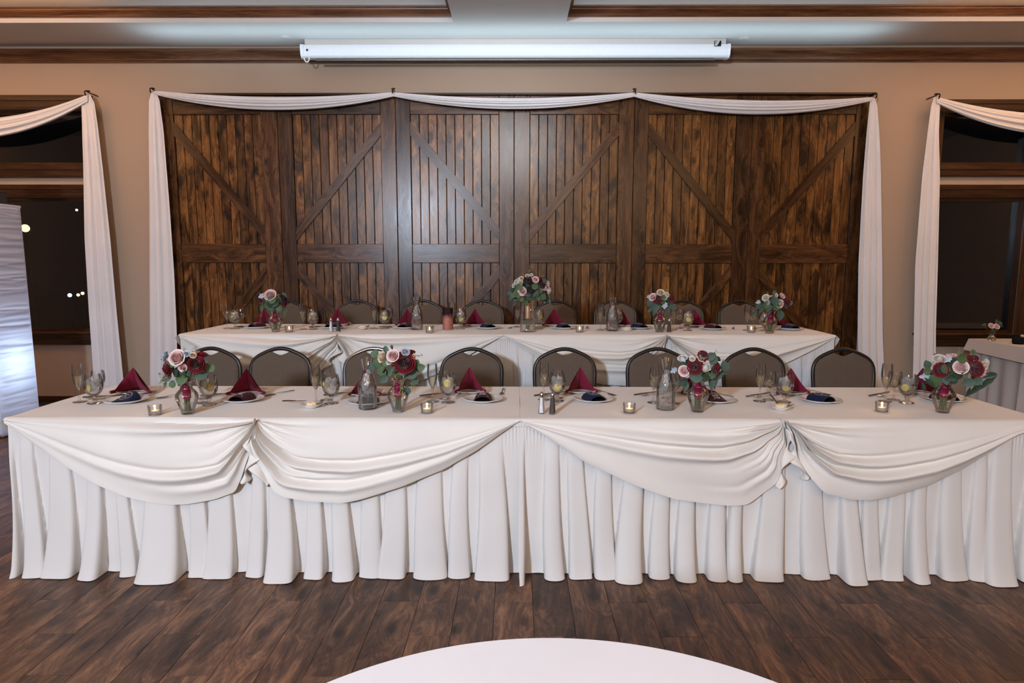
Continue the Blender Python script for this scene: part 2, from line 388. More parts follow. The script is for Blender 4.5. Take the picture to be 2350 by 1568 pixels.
# distant floor strips the table skirts hide
rest = MB()
for x0_, x1_, y0_, y1_ in ((X0-30*PW, X0-21*PW-.001, YB, JY-.6), (XL, X0-30*PW-.001, YB, YW), (X0-21*PW, X0+20*PW, YB, -3.2), (X0+20*PW+.001, XR, YB, YW), (X0-13*PW+.001, X0+20*PW, .13, YW), (X0-30*PW, X0-13*PW, 3.9, YW)):
    if y1_ > y0_: rest.box(x0_, x1_, y0_, y1_, -.011, -.001)
put('floor_surface', rest.mesh('floor_surface', M['plank'], False), floor, kind='stuff')

def wall_with_holes(y0, y1, xa, xb, za, zb, holes):
    mb = MB(); xs = sorted({xa, xb} | {h[0] for h in holes} | {h[1] for h in holes}); zs = sorted({za, zb} | {h[2] for h in holes} | {h[3] for h in holes})
    for i in range(len(xs)-1):
        for j in range(len(zs)-1):
            cx, cz = (xs[i]+xs[i+1])/2, (zs[j]+zs[j+1])/2
            if any(h[0] < cx < h[1] and h[2] < cz < h[3] for h in holes): continue
            mb.box(xs[i], xs[i+1], y0, y1, zs[j], zs[j+1])
    return mb
holes = [(-6.6, -4.40, .76, 2.175), (-6.6, -4.40, 2.50, 3.05), (4.36, 6.6, .76, 2.175), (4.36, 6.6, 2.50, 3.03)]
put('wall_back', wall_with_holes(YW, YW+.16, XL, XR, -.1, 4.2, holes).mesh('wall_back', M['wall'], False), kind='structure')
put('wall_left', MB().box(XL-.15, XL, YB, YW+.1, -.1, 4.2).mesh('wall_left', M['wall'], False), kind='structure')
put('wall_right', MB().box(XR, XR+.15, YB, YW+.1, -.1, 4.2).mesh('wall_right', M['wall'], False), kind='structure')
put('wall_front', MB().box(XL, XR, YB-.15, YB, -.1, 4.2).mesh('wall_front', m_wall('darkened_wall_paint', (.050, .032, .022, 1)), False), kind='structure')  # colour darkened to stand for the unlit room end in window reflections
# ceiling with two recessed trays
trays = [(-6.8, -.54, -2.0, 3.12), (.49, 6.8, -2.0, 3.13)]
cm = MB(); xs = [XL, trays[0][0], trays[0][1], trays[1][0], trays[1][1], XR]; ys = [YB, -2.0, 3.12, YW+.1]
for i in range(5):
    for j in range(3):
        if j == 1 and i in (1, 3): continue
        cm.box(xs[i], xs[i+1], ys[j], ys[j+1], ZC, ZC+.03)
TZ = 3.787
for x0, x1, y0, y1 in trays:
    y1 = 3.12
    cm.box(x0-.05, x1+.05, y0-.05, y1+.05, TZ, TZ+.03)
    cm.box(x0-.04, x0, y0, y1, ZC+.03, TZ); cm.box(x1, x1+.04, y0, y1, ZC+.03, TZ); cm.box(x0-.04, x1+.04, y1, y1+.04, ZC+.03, TZ); cm.box(x0-.04, x1+.04, y0-.04, y0, ZC+.03, TZ)
put('ceiling', cm.mesh('ceiling', M['ceil'], False), kind='structure')
n = 1
CP = [(p*.62, q*.68) for p, q in ((0, 0), (-.010, 0), (-.012, .012), (-.022, .018), (-.026, .030), (-.040, .045), (-.058, .070), (-.066, .078), (-.070, .094), (-.080, .100), (-.080, .112), (0, .112))]
def crown(prof, axis, a, b, at, z, sgn, mat, name):
    pr = [(at + sgn*p[0], z + p[1]) for p in prof]
    put(name, MB().prism(pr, axis, a, b).mesh(name, mat), kind='structure')
for x0, x1, y0, y1 in trays:
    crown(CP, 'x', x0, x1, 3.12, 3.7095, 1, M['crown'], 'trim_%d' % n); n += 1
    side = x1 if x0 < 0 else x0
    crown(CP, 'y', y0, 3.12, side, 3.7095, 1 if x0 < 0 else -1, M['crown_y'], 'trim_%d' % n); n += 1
WP = [(0, 0), (-.014, .0), (-.018, .014), (-.028, .022), (-.032, .040), (-.050, .062), (-.072, .088), (-.080, .096), (-.082, .118), (0, .118)]
crown(WP, 'x', XL, XR, YW, 3.507, 1, M['crown'], 'trim_%d' % n); n += 1
put('baseboard_back', MB().box(XL, XR, YW-.02, YW, 0, .07, .004).mesh('baseboard', M['casing'], False), kind='structure')

# windows
def casing(mb, x0, x1, z0, z1, y=YW, d=.03):
    """flat stained board with stepped bead lines"""
    mb.box(x0, x1, y-d, y, z0, z1)
    if x1-x0 > z1-z0:
        h = z1-z0; mb.box(x0, x1, y-d-.010, y-d, z0+h*.62, z1); mb.box(x0, x1, y-d-.006, y-d, z0+h*.12, z0+h*.42)
    else:
        w = x1-x0; mb.box(x0+w*.6, x1, y-d-.010, y-d, z0, z1); mb.box(x0+w*.12, x0+w*.42, y-d-.006, y-d, z0, z1)
M['pane'] = m_thin_glass('window_pane', (.80, .82, .84, 1), .2, 1.45)
def window(nm, x0, x1, z0, z1, top, bot, sill=False, mull=None, side=None):
    w = thing(nm, None, None); w['kind'] = 'structure'
    cz = .085
    for a, b, c, d in ((x0-.11, x1+.11, z1, z1+top), (x0-.11, x1+.11, z0-bot, z0)):
        m = MB(); casing(m, a, b, c, d); put('casing', m.mesh('casing', M['casing'], False), w)
    for a, b in ((x0-.11, x0), (x1, x1+.11)):
        m = MB(); casing(m, a, b, z0, z1); put('casing', m.mesh('casing', M['casing_v'], False), w)
    if sill: put('sill', MB().box(x0-.13, x1+.13, YW-.075, YW+.02, z0-.012, z0+.012, .004).mesh('sill', M['casing'], False), w)
    # sash
    xs = None
    m = MB(); s = .035
    for a, b, c, d in ((x0, x1, z0, z0+s), (x0, x1, z1-s, z1), (x0, x0+s, z0+s, z1-s), (x1-s, x1, z0+s, z1-s)): m.box(a, b, YW+.05, YW+.09, c, d)
    sash = put('sash', m.mesh('sash', M['casing'], False), w)
    xs = [x0+s, x1-s]
    if mull:
        put('mullion', MB().box(mull[0], mull[1], YW-.02, YW+.10, z0, z1, .006).mesh('mullion', M['casing_v'], False), w); xs = [x0+s, mull[0], mull[1], x1-s]
    for k in range(0, len(xs), 2):
        put('pane', MB().box(xs[k], xs[k+1], YW+.066, YW+.072, z0+s, z1-s).mesh('pane', M['pane'], False), sash)
window('window_1', -6.6, -4.40, .76, 2.175, .125, .13, True)
window('window_2', -6.6, -4.40, 2.50, 3.05, .14, .13)
window('window_3', 4.36, 6.6, .76, 2.175, .125, .13, True, (5.27, 5.39))
window('window_4', 4.36, 6.6, 2.50, 3.03, .11, .12, False, (5.27, 5.39))

# riser
rz = MB(); rz.box(-3.05, 3.05, 1.715, 3.735, .19, .21); rz.box(-3.03, 3.03, 1.735, 3.73, 0, .19)
RZ = .21
put('stage_riser', rz.mesh('stage_riser', M['carpet'], False), label='low dark carpeted platform under the rear head table', cat='stage')

# ---------------------------------------------------------------- barn doors
DY = 3.735  # back plane of the doors
panels = [(-3.604, -2.391, -3.4506, -2.5665), (-2.391, -1.189, -2.242, -1.342), (-1.189, .0135, -1.041, -.139), (.0135, 1.231, .1735, 1.0748), (1.231, 2.424, 1.3745, 2.2664), (2.424, 3.62, 2.562, 3.462)]
ZB, ZT = RZ+.002, 3.175; RT, MT, MBt = 2.992, 1.695, 1.500
door_labels = ['leftmost barn door panel, brace falling right from its top left corner', 'second barn door panel from the left, brace rising to the right',
               'third barn door panel from the left, left of the centre, catching the bright pale sheen', 'fourth barn door panel, just right of centre behind the tall gold-wrapped bouquet',
               'fifth barn door panel, second from the right, brace falling right', 'rightmost barn door panel beside the right white drape']
def diag(x0, z0, x1, z1, w, clipx0, clipx1):
    """brace board from (x0,z0) to (x1,z1); ends cut plumb at the stiles"""
    d = Vector((x1-x0, z1-z0)).normalized(); h = w/abs(d.x)/2
    sl = (z1-z0)/(x1-x0); f = lambda x: z0 + sl*(x-x0)
    return [(clipx0, f(clipx0)-h), (clipx1, f(clipx1)-h), (clipx1, f(clipx1)+h), (clipx0, f(clipx0)+h)]
for i, (xa, xb, fa, fb) in enumerate(panels):
    d = thing('barn_door', door_labels[i], 'barn door', ((xa+xb)/2, DY, ZB), 0, 'barn door panels behind the head tables')
    cx = (xa+xb)/2; L_ = lambda x: x-cx; Z_ = lambda z: z-ZB
    nb = 10; bw = (fb-fa)/nb
    bme = MB().box(-bw/2+.0022, bw/2-.0022, -.024, -.004, -(ZT-ZB)/2+.06, (ZT-ZB)/2-.06, .0035).mesh('board', M['barn'], False)
    put('backing', MB().box(L_(xa)+.004, L_(xb)-.004, -.004, 0, .03, ZT-ZB-.03).mesh('backing', M['black'], False), d)
    for k in range(nb): put('board', bme, d, (L_(fa)+bw*(k+.5), 0, (ZT-ZB)/2))
    for a, b in ((xa+.002, fa), (fb, xb-.002)):
        put('stile', MB().box(-(b-a)/2, (b-a)/2, -.045, -.004, -(ZT-ZB)/2, (ZT-ZB)/2, .004).mesh('stile', M['barn_stile'], False), d, (L_((a+b)/2), 0, (ZT-ZB)/2))
    w = fb-fa-.002; mx = L_((fa+fb)/2)
    for z0, z1 in ((RT, ZT), (MBt, MT), (ZB, ZB+.19)):
        put('rail', MB().box(-w/2, w/2, -.044, -.024, -(z1-z0)/2, (z1-z0)/2, .004).mesh('rail', M['barn_rail'], False), d, (mx, 0, Z_((z0+z1)/2)))
    down = i % 2 == 0
    zt, zb = RT-.14, MT+.10
    q = diag(fa, zt if down else zb, fb, zb if down else zt, .088, fa, fb)
    def brace(q):
        a = Vector((q[1][0]-q[0][0], 0, q[1][1]-q[0][1])); ang = math.atan2(a.z, a.x)
        mx_, mz_ = sum(p[0] for p in q)/4, sum(p[1] for p in q)/4
        loc = []
        for px, pz in q:
            ux, uz = px-mx_, pz-mz_; loc.append((ux*math.cos(ang)+uz*math.sin(ang), -ux*math.sin(ang)+uz*math.cos(ang)))
        me = MB().prism(loc, 'y', -.042, -.024).mesh('brace', M['barn_rail'], False)
        put('brace', me, d, (L_(mx_), 0, Z_(mz_)), (0, -ang, 0))
    brace(q)
    zt2 = MBt-.09; sl = 1.22
    q = diag(fa, zt2 if not down else zt2-sl*(fb-fa), fb, zt2 if down else zt2-sl*(fb-fa), .088, fa, fb)
    zlo = ZB+.2
    brace(q)
dt = MB(); dt.box(-3.62, 3.635, 3.66, 3.75, ZT+.002, ZT+.020)
put('trim_20', dt.mesh('trim', M['casing'], False), kind='structure')

# ---------------------------------------------------------------- draped white scarves and their hooks
def catenary(x, x0, x1, z0, z1, sag):
    u = (x-x0)/(x1-x0); return z0+(z1-z0)*u - sag*4*u*(1-u)
def swag(mb, x0, x1, zt0, zt1, sag_t, zb0, zb1, sag_b, y=3.60, folds=4, seed=0):
    r = random.Random(seed); ph = r.random()*6
    def fn(u, v):
        x = x0+(x1-x0)*u; a = catenary(x, x0, x1, zt0, zt1, sag_t); b = catenary(x, x0, x1, zb0, zb1, sag_b)
        m = math.sin(PI*min(1, max(0, u)))**.5
        yy = y - .028*m*math.sin(PI*v) - .010*m*math.sin(v*folds*2*PI+ph+u*1.5) - .004*m*math.sin(v*folds*4.7*PI+2*ph)
        return (x, yy, a+(b-a)*v)
    mb.grid(fn, 60, 34)
    mb.grid(lambda u, v: (x0+(x1-x0)*u, y+.012+.012*math.sin(PI*v), (lambda a, b: a+(b-a)*v)(catenary(x0+(x1-x0)*u, x0, x1, zt0, zt1, sag_t), catenary(x0+(x1-x0)*u, x0, x1, zb0, zb1, sag_b))), 60, 6)
def tail(mb, keys, y=3.60, folds=7, seed=0, amp=.016):
    """keys: (z, xleft, xright) from top to bottom"""
    r = random.Random(seed); ph = [r.random()*6 for _ in range(4)]
    zs = [k[0] for k in keys][::-1]; xl = [k[1] for k in keys][::-1]; xr = [k[2] for k in keys][::-1]
    z0, z1 = keys[0][0], keys[-1][0]
    def fn(u, v):
        folds_ = folds*.55; z = z0+(z1-z0)*v; a = np.interp(z, zs, xl); b = np.interp(z, zs, xr)
        g = min(1, v*6+.15); uu = u + .02*math.sin(v*3+ph[0])*math.sin(PI*u)
        yy = y - 1.3*amp*g*(1-abs(math.sin(uu*folds_*PI+ph[1]+.5*v))**1.6 + .16*math.sin(uu*folds_*3.1*PI+ph[2]+v*2)) - .004
        return (float(a+(b-a)*u), yy, z)
    mb.grid(fn, 72, 40)
def rev(k): return k
main = thing('scarf_drape', 'long white voile scarf swagged in three scallops over the barn doors', 'drape', (0, 0, 0))
sc_ = [(-3.575, -1.187, 3.20, 3.185, .055, 3.165, 3.145, .140, 1), (-1.187, 1.207, 3.185, 3.18, .055, 3.145, 3.140, .120, 2), (1.207, 3.565, 3.18, 3.135, .055, 3.140, 3.100, .150, 3)]
for x0, x1, a, b, s1, c, d, s2, sd in sc_:
    m = MB(); swag(m, x0, x1, a, b, s1, c, d, s2, seed=sd); put('swag', m.mesh('swag', M['sheer']), main)
m = MB(); tail(m, [(3.19, -3.61, -3.56), (3.12, -3.64, -3.535), (2.82, -3.665, -3.51), (2.05, -3.71, -3.495), (1.37, -3.755, -3.49), (.80, -3.79, -3.50), (.02, -3.84, -3.53)], 3.62, 6, 5); put('tail', m.mesh('tail', M['sheer']), main)
m = MB(); tail(m, [(3.13, 3.55, 3.59), (3.06, 3.545, 3.62), (2.80, 3.535, 3.655), (2.38, 3.528, 3.70), (1.50, 3.54, 3.775), (.77, 3.58, 3.83), (.43, 3.61, 3.87), (.02, 3.64, 3.93)], 3.62, 6, 6); put('tail', m.mesh('tail', M['sheer']), main)
wl = thing('window_scarf', 'white voile scarf hung over the left window beside the lit column', 'drape')
m = MB(); swag(m, -6.75, -4.245, 3.16, 3.165, .24, 3.09, 3.10, .36, seed=8, folds=3); put('swag', m.mesh('swag', M['sheer']), wl)
m = MB(); tail(m, [(3.165, -4.26, -4.225), (3.09, -4.32, -4.19), (2.82, -4.33, -4.17), (2.48, -4.345, -4.155), (1.75, -4.39, -4.13), (1.0, -4.405, -4.12), (.22, -4.41, -4.10), (.02, -4.42, -4.08)], 3.62, 7, 9); put('tail', m.mesh('tail', M['sheer']), wl)
wr = thing('window_scarf', 'white voile scarf hung over the right window above the small grey table', 'drape')
m = MB(); swag(m, 4.20, 6.75, 3.135, 3.12, .16, 3.08, 3.05, .30, seed=11, folds=3); put('swag', m.mesh('swag', M['sheer']), wr)
m = MB(); tail(m, [(3.135, 4.175, 4.21), (3.06, 4.155, 4.245), (2.80, 4.14, 4.255), (2.38, 4.12, 4.30), (1.50, 4.12, 4.35), (.80, 4.16, 4.385), (.47, 4.18, 4.41), (.02, 4.20, 4.44)], 3.62, 6, 12); put('tail', m.mesh('tail', M['sheer']), wr)
hk = thing('curtain_hook', '', 'hook')
hm = MB(); hm.tube([(0, .148, -.01), (0, .02, -.01), (0, -.035, -.004), (0, -.052, -.014), (0, -.052, -.035), (0, -.038, -.048)], .0065, 8); hm.lathe([(0, 0), (.02, 0), (.02, .006), (0, .006)], 12)
bh = put('hook_bar', hm.mesh('hook_bar', M['blackgloss']), hk)
HP = Proto(hk)
for x, z, lb in ((-3.585, 3.22, 'black metal hook at the top left corner of the barn doors'), (-1.187, 3.215, 'black metal hook between the first and second scallops of the scarf'), (1.207, 3.21, 'black metal hook between the second and third scallops of the scarf'),
                 (3.575, 3.165, 'black metal hook at the top right corner of the barn doors'), (-4.235, 3.195, 'black metal hook at the left window scarf'), (4.19, 3.16, 'black metal hook at the right window scarf')):
    HP.at((x, 3.60, z), 0, lb, 'black hooks holding the white scarves')

# ---------------------------------------------------------------- projector screen case
ps = thing('projection_screen', 'long white rolled-up projection screen case fixed under the ceiling', 'projector screen', (.02, 3.56, 3.54))
hw = 2.085
pf = [(.07, .066), (-.048, .066), (-.052, .062), (-.066, .060), (-.070, .040), (-.069, .012), (-.0655, .008), (-.060, -.030), (-.040, -.052), (-.030, -.054), (.03, -.054), (.06, -.04), (.07, 0)]
case = put('case', MB().prism(pf, 'x', -hw+.03, hw-.03).mesh('case', M['case']), ps)
for sx in (-1, 1):
    e = [(y*1.06, (z-.006)*1.06+.006) for y, z in pf]
    put('end_cap', MB().prism(e, 'x', sx*hw-.03*(sx > 0), sx*hw+.03*(sx < 0)).mesh('end_cap', M['case']), ps)
put('top_flange', MB().box(-hw+.03, hw-.03, -.015, .07, .0661, .1285).mesh('top_flange', M['ceil'], False), ps)
put('weight_bar', MB().tube([(-hw+.14, -.035, -.074), (hw-.14, -.035, -.074)], .011, 10).mesh('weight_bar', M['steel_dark']), ps)
put('pull_loop', MB().tube([(-hw+.06+.025*math.cos(a), -.06, -.055-.045*math.sin(a)) for a in np.linspace(0, PI, 9)], .006, 8).mesh('pull_loop', M['china']), ps)
put('screw', MB().lathe([(0, 0), (.010, 0), (.010, .006), (0, .006)], 12).mesh('screw', M['blackgloss']), case, (-hw+.07, -.072, .008), (PI/2, 0, 0))
lg = MB(); y = -.0722
for a, b, c, d in ((0, .008, .012, .052), (0, .066, 0, .006), (.016, .022, .040, .052)): lg.box(a, b, y-.001, y, c, d)
lg.add([(.026, y-.001, .008), (.066, y-.001, .008), (.066, y-.001, .052), (.054, y-.001, .052), (.034, y-.001, .014), (.026, y-.001, .014)], [(0, 1, 2, 3, 4, 5)])
put('maker_mark', lg.mesh('maker_mark', M['black'], False), case, (hw-.16, 0, .038))
for x, y, lb in ((-2.196, 3.50, 'small round white ceiling cap left of the projection screen'), (2.25, 3.55, 'small round white ceiling cap right of the projection screen')):
    put('ceiling_cap', MB().lathe([(0, -.004), (.045, -.004), (.052, 0), (.052, .001), (0, .001)], 24).mesh('ceiling_cap', M['ceil']), None, (x, y, ZC-.001), label=lb, cat='ceiling cap', group='round ceiling caps')

# ---------------------------------------------------------------- tables, skirting and swagged cloths
H1 = [(-1.168, .77), (-1.182, .689), (-1.208, .594), (-1.239, .499), (-1.267, .448), (-1.282, .417), (-1.372, .383), (-1.51, .358), (-1.591, .354), (-1.673, .366), (-1.791, .396), (-1.912, .449), (-2.058, .536), (-2.17, .614), (-2.275, .684), (-2.368, .738)]
H2 = [(-1.168, .77), (-1.183, .71), (-1.192, .662), (-1.174, .579), (-1.14, .499), (-1.099, .429), (-1.056, .404), (-.93, .38), (-.773, .374), (-.677, .394), (-.505, .447), (-.296, .531), (-.139, .622), (-.027, .702), (.064, .760)]
H3 = [(1.274, .77), (1.288, .712), (1.297, .651), (1.26, .581), (1.269, .517), (1.25, .459), (1.19, .413), (1.123, .367), (1.035, .362), (.904, .377), (.771, .40), (.613, .455), (.367, .565), (.172, .689), (.050, .760)]
H4 = [(1.276, .77), (1.298, .743), (1.316, .712), (1.347, .595), (1.395, .513), (1.446, .454), (1.471, .43), (1.599, .397), (1.69, .395), (1.792, .412), (1.954, .46), (2.102, .531), (2.236, .614), (2.34, .684), (2.515, .750)]
B1 = [(-1.272, .98), (-1.262, .906), (-1.268, .874), (-1.318, .825), (-1.368, .761), (-1.448, .645), (-1.521, .57), (-1.716, .533), (-1.97, .614), (-2.156, .745), (-2.309, .874), (-2.439, .957)]
B2 = [(-1.271, .98), (-1.22, .874), (-1.193, .745), (-1.1, .615), (-.941, .566), (-.747, .598), (-.553, .68), (-.359, .793), (-.199, .89), (-.048, .970)]
B3 = [(1.129, .98), (1.105, .874), (1.045, .745), (.983, .648), (.857, .602), (.664, .615), (.408, .68), (.215, .793), (.088, .88), (-.062, .970)]
B4 = [(1.132, .98), (1.184, .874), (1.269, .713), (1.368, .615), (1.623, .590), (1.686, .605), (1.81, .680), (1.997, .770), (2.183, .86), (2.369, .958)]

def arc_pts(h, n):
    P = np.array(h); d = np.r_[0, np.cumsum(np.hypot(*np.diff(P, axis=0).T))]; d /= d[-1]
    u = np.linspace(0, 1, n); x = np.interp(u, d, P[:, 0]); z = np.interp(u, d, P[:, 1])
    for _ in range(3): x[1:-1] = (x[:-2]+2*x[1:-1]+x[2:])/4; z[1:-1] = (z[:-2]+2*z[1:-1]+z[2:])/4
    return x, z
def drape(mb, hem, yf, ztop, seed, nf=6):
    r = random.Random(seed); n = 150; nt = 96
    hx, hz = arc_pts(hem, n); xp, xf = hem[0][0], hem[-1][0]
    tt = np.linspace(0, 1, n); tx = xp + (xf-xp)*tt**1.08
    cre = [.13, .27, .42, .56, .70, .84]; cre = [c + r.uniform(-.035, .035) for c in cre]
    dep = [.45, 1.35, .6, 1.45, .9, .5]; run = [.20, .55, .16, .70, .32, .24]; q_ = list(zip(dep, run)); r.shuffle(q_); dep, run = zip(*q_); bend = [r.uniform(-.10, .06) for _ in cre]
    def fn(u, v):
        i = u*(n-1); k = min(int(i), n-2); f = i-k
        X0_, X1_ = tx[k]*(1-f)+tx[k+1]*f, hx[k]*(1-f)+hx[k+1]*f
        Z1 = hz[k]*(1-f)+hz[k+1]*f
        x = X0_ + (X1_-X0_)*(v**1.15); z = ztop + (Z1-ztop)*v
        s = 1-math.exp(-u/.035); y = 0
        for c, d, q, bd in zip(cre, dep, run, bend):
            dd = v-c-bd*u; w = .016 + .060*u
            y += .030*d*s*math.exp(-(u/q)**2)*(math.exp(-(dd/(w*1.5))**2) - 1.0*math.exp(-((dd+w*1.9)/w)**2))
        sag = math.sin(PI*min(1, u*1.02))**.7
        y += .042*sag*(math.sin(PI*v**.8)**.9) + .030*v*math.exp(-u/.20) + .040*sag*v + .012*math.sin(v*7+u*6+seed)*sag*v
        ea = min(1, v/.03)*PI/2; y += .021*math.sin(ea); z -= .010*(1-math.cos(ea))*(1-v)
        y = max(y, .019*math.sin(ea))
        if v > .35: y += .030*math.sin(u*34+seed)*math.exp(-u/.16)*((v-.35)/.65)
        return (float(x), yf - y, float(z))
    mb.grid(fn, 190, nt)
def ruffle(mb, hem, yf, sgn, seed, L=.20, w=.055):
    """cascade where the hem turns over beside the pin"""
    hx, hz = arc_pts(hem, 200)
    def fn(u, v):
        i = u*L*199; k = min(int(i), 198); f = i-k; x = hx[k]*(1-f)+hx[k+1]*f; z = hz[k]*(1-f)+hz[k+1]*f
        ww = w*(.25+.95*math.sin(PI*min(1, u*.85+.08))**.8); a = u*2.6*2*PI+seed; ww *= min(1, max(0, u-.12)/.35)
        return (x - sgn*ww*v*(.55+.45*math.cos(a)), yf-.050-.024*math.sin(a)*v-.020*math.sin(PI*v)*u, z + .010*v*math.sin(a*1.0+.7) - .018*v*u)
    mb.grid(fn, 70, 12)
def topsheet(mb, x0, x1, y0, y1, z, seed, back=.12, side=None):
    r = random.Random(seed); ph = [r.random()*6 for _ in range(6)]
    def w(x, y): return .0012*math.sin(x*5+ph[0])*math.sin(y*7+ph[1]) + .0008*math.sin(x*13+y*9+ph[2])
    def fn(u, v):
        x = x0+(x1-x0)*u; y = y0+(y1-y0)*v; e = min(1, min(v, 1-v)/.03); return (x, y, z + w(x, y)*e)
    mb.grid(fn, 90, 40)
    mb.grid(lambda u, v: (x0+(x1-x0)*u, y1+.006*min(1, v*8)+.012*v*math.sin(u*22+ph[3])*v, z-back*v), 90, 8)
def endflap(mb, x, y0, y1, z, d0, d1, sgn, out=.03):
    mb.grid(lambda u, v: (x+sgn*(.008*min(1, v*8)+out*v*(1-u)**2+.010*v*math.sin(u*9)), y0+(y1-y0)*u, z-v*(d0+(d1-d0)*math.sin(PI*u)**.7)), 30, 12)

def skirt(label, x0, x1, y0, y1, ztop, zbot, cells, flare, group, seed=1, ends=(1, 1)):
    """cells: positions of the valleys between rounded folds"""
    r = random.Random(seed); root = thing('table_skirt', label, 'table skirt', (0, 0, 0), 0, group)
    H = ztop-zbot
    def make(rd):
        return [(c, w, h, r.uniform(-.035, .035), r.random()*6, r.uniform(0, .30)) for c, w, h in rd]
    def face(um, v, cs, lo, hi):
        t = v; d = .003 + .0032*math.sin(um*2*PI/.0165)*max(0, 1-abs(t-.02)/.22) + .003*math.sin(um*63+2*t)*t; sh = 0
        g2 = max(0, 1-abs(um-lo)/.05) if False else 0
        for c, w, h, ln, ph, st in cs:
            if abs(um-c) > .16: continue
            cc = c+ln*t+.008*math.sin(t*4+ph); ww = w*(.62+.38*t); q = (um-cc)/ww
            if abs(q) < 1:
                on = min(1, max(0, (t-st*.4)/.30)); on = on*on*(3-2*on)
                g = (1-abs(q)**2.4)**.7
                d = max(d, .004+(.016*on+flare*h*(.10*t+.90*t**2.7))*g + .003*math.sin(q*5+ph)*t)
                sh = ww*(.12+.26*t)*on*math.sin(PI*q)
        return d, sh
    cs = make(cells)
    nx = int((x1-x0)/.0046)
    def fn(u, v):
        x = x0+(x1-x0)*u; d, sh = face(x, v, cs, x0, x1)
        pud = max(0, v-.93)/.07; return (x+sh, y0-d-.010*pud**2, ztop-(H-.004)*v)
    m = MB(); m.grid(fn, nx, 44); put('front_panel', m.mesh('front_panel', M['skirt']), root)
    for sgn, xe in ((-1, x0), (1, x1)):
        if not ends[sgn > 0]: continue
        ce = make([(y0+.09+k*.15+r.uniform(-.02, .02), r.uniform(.04, .055), r.uniform(.4, .8)) for k in range(int((y1-y0)/.15))])
        def fe(u, v):
            y = y0+(y1-y0)*u; d, sh = face(y, v, ce, y0, y1); k = min(1, u/.06)
            return (xe+sgn*(d*k+.004), y+sh*k, ztop-(H-.004)*v)
        m = MB(); m.grid(fe, 130, 30); put('end_panel', m.mesh('end_panel', M['skirt']), root)
    bd = MB()
    bd.grid(lambda u, v: (x0+(x1-x0)*u, y0-.0100-.0014*math.sin(u*(x1-x0)*2*PI/.0165)-.0008*math.sin(v*PI), ztop+.001-.026*v), int((x1-x0)/.0035), 4)
    put('heading_tape', bd.mesh('heading_tape', M['skirt']), root)
    return root
def table(label, x0, x1, y0, y1, z, zb, group):
    t = thing('banquet_table', label, 'table', ((x0+x1)/2, (y0+y1)/2, zb), 0, group)
    hx, hy, hz = (x1-x0)/2, (y1-y0)/2, z-zb
    put('tabletop', MB().box(-hx, hx, -hy, hy, hz-.022, hz, .004).mesh('tabletop', M['casing'], False), t)
    for sx in (-1, 1):
        for sy in (-1, 1): put('leg', MB().tube([(sx*(hx-.25), sy*(hy-.10), hz-.022), (sx*(hx-.16), sy*(hy-.10), 0)], .013, 8).mesh('leg', M['steel_dark']), t)
    return t
TX0, TXM, TX1 = -2.352, .057, 2.50
tg = 'eight-foot tables pushed end to end under the cloths'
table('left long table under the front ivory swagged cloth', TX0, TXM-.003, .004, .762, .757, 0, tg)
table('right long table under the front ivory swagged cloth', TXM+.003, TX1, .004, .762, .757, 0, tg)
QX0, QXM, QX1 = -2.425, -.055, 2.355
table('left long table of the rear row, standing on the platform', QX0, QXM-.003, 1.704, 2.462, .967, RZ+.002, tg)
table('right long table of the rear row, standing on the platform', QXM+.003, QX1, 1.704, 2.462, .967, RZ+.002, tg)

PX = lambda *p: [-2.411+(q-20)*.0021 for q in p]
def ridges(*q): return [(PX(p)[0], w*.00105, h) for p, w, h in q]
# fold centre, width (px-like units of 2.1 mm) and prominence along the front hem
VA = ridges((44, 36, .8), (84, 46, .7), (160, 70, .75), (232, 44, .95), (290, 36, .5), (388, 92, 1.35), (462, 46, .55), (522, 66, .7), (602, 40, .5), (652, 66, 1.2), (722, 44, .7), (786, 50, .95), (848, 52, .5), (915, 62, .6), (990, 76, .65), (1062, 50, .5), (1130, 78, .8))
VB = ridges((1203, 26, 1.35), (1262, 46, .7), (1322, 52, .55), (1384, 50, .6), (1456, 62, 1.05), (1520, 46, .5), (1570, 46, .85), (1640, 44, .75), (1694, 34, .8), (1768, 66, .75), (1850, 60, .5), (1930, 48, 1.15), (1985, 42, .5), (2048, 48, .6), (2102, 40, .95), (2165, 58, .55), (2222, 40, .6), (2280, 66, 1.2), (2345, 44, .8))
skirt('pleated ivory skirt around the left half of the front table', TX0-.012, TXM+.004, -.006, .77, .752, 0, VA, .085, 'pleated skirts to the floor', 3, (1, 0))
skirt('pleated ivory skirt around the right half of the front table', TXM-.002, TX1+.012, -.006, .77, .752, 0, VB, .085, 'pleated skirts to the floor', 14, (0, 1))
rr_ = random.Random(7)
skirt('pleated ivory skirt around the left half of the rear table', QX0-.012, QXM+.004, 1.694, 2.47, .962, RZ, [(QX0+.08+k*.105+rr_.uniform(-.02, .02), rr_.uniform(.028, .042), rr_.uniform(.5, 1)) for k in range(23)], .035, 'pleated skirts to the floor', 5, (1, 0))
skirt('pleated ivory skirt around the right half of the rear table', QXM-.002, QX1+.012, 1.694, 2.47, .962, RZ, [(QXM+.08+k*.105+rr_.uniform(-.02, .02), rr_.uniform(.028, .042), rr_.uniform(.5, 1)) for k in range(23)], .035, 'pleated skirts to the floor', 6, (0, 1))

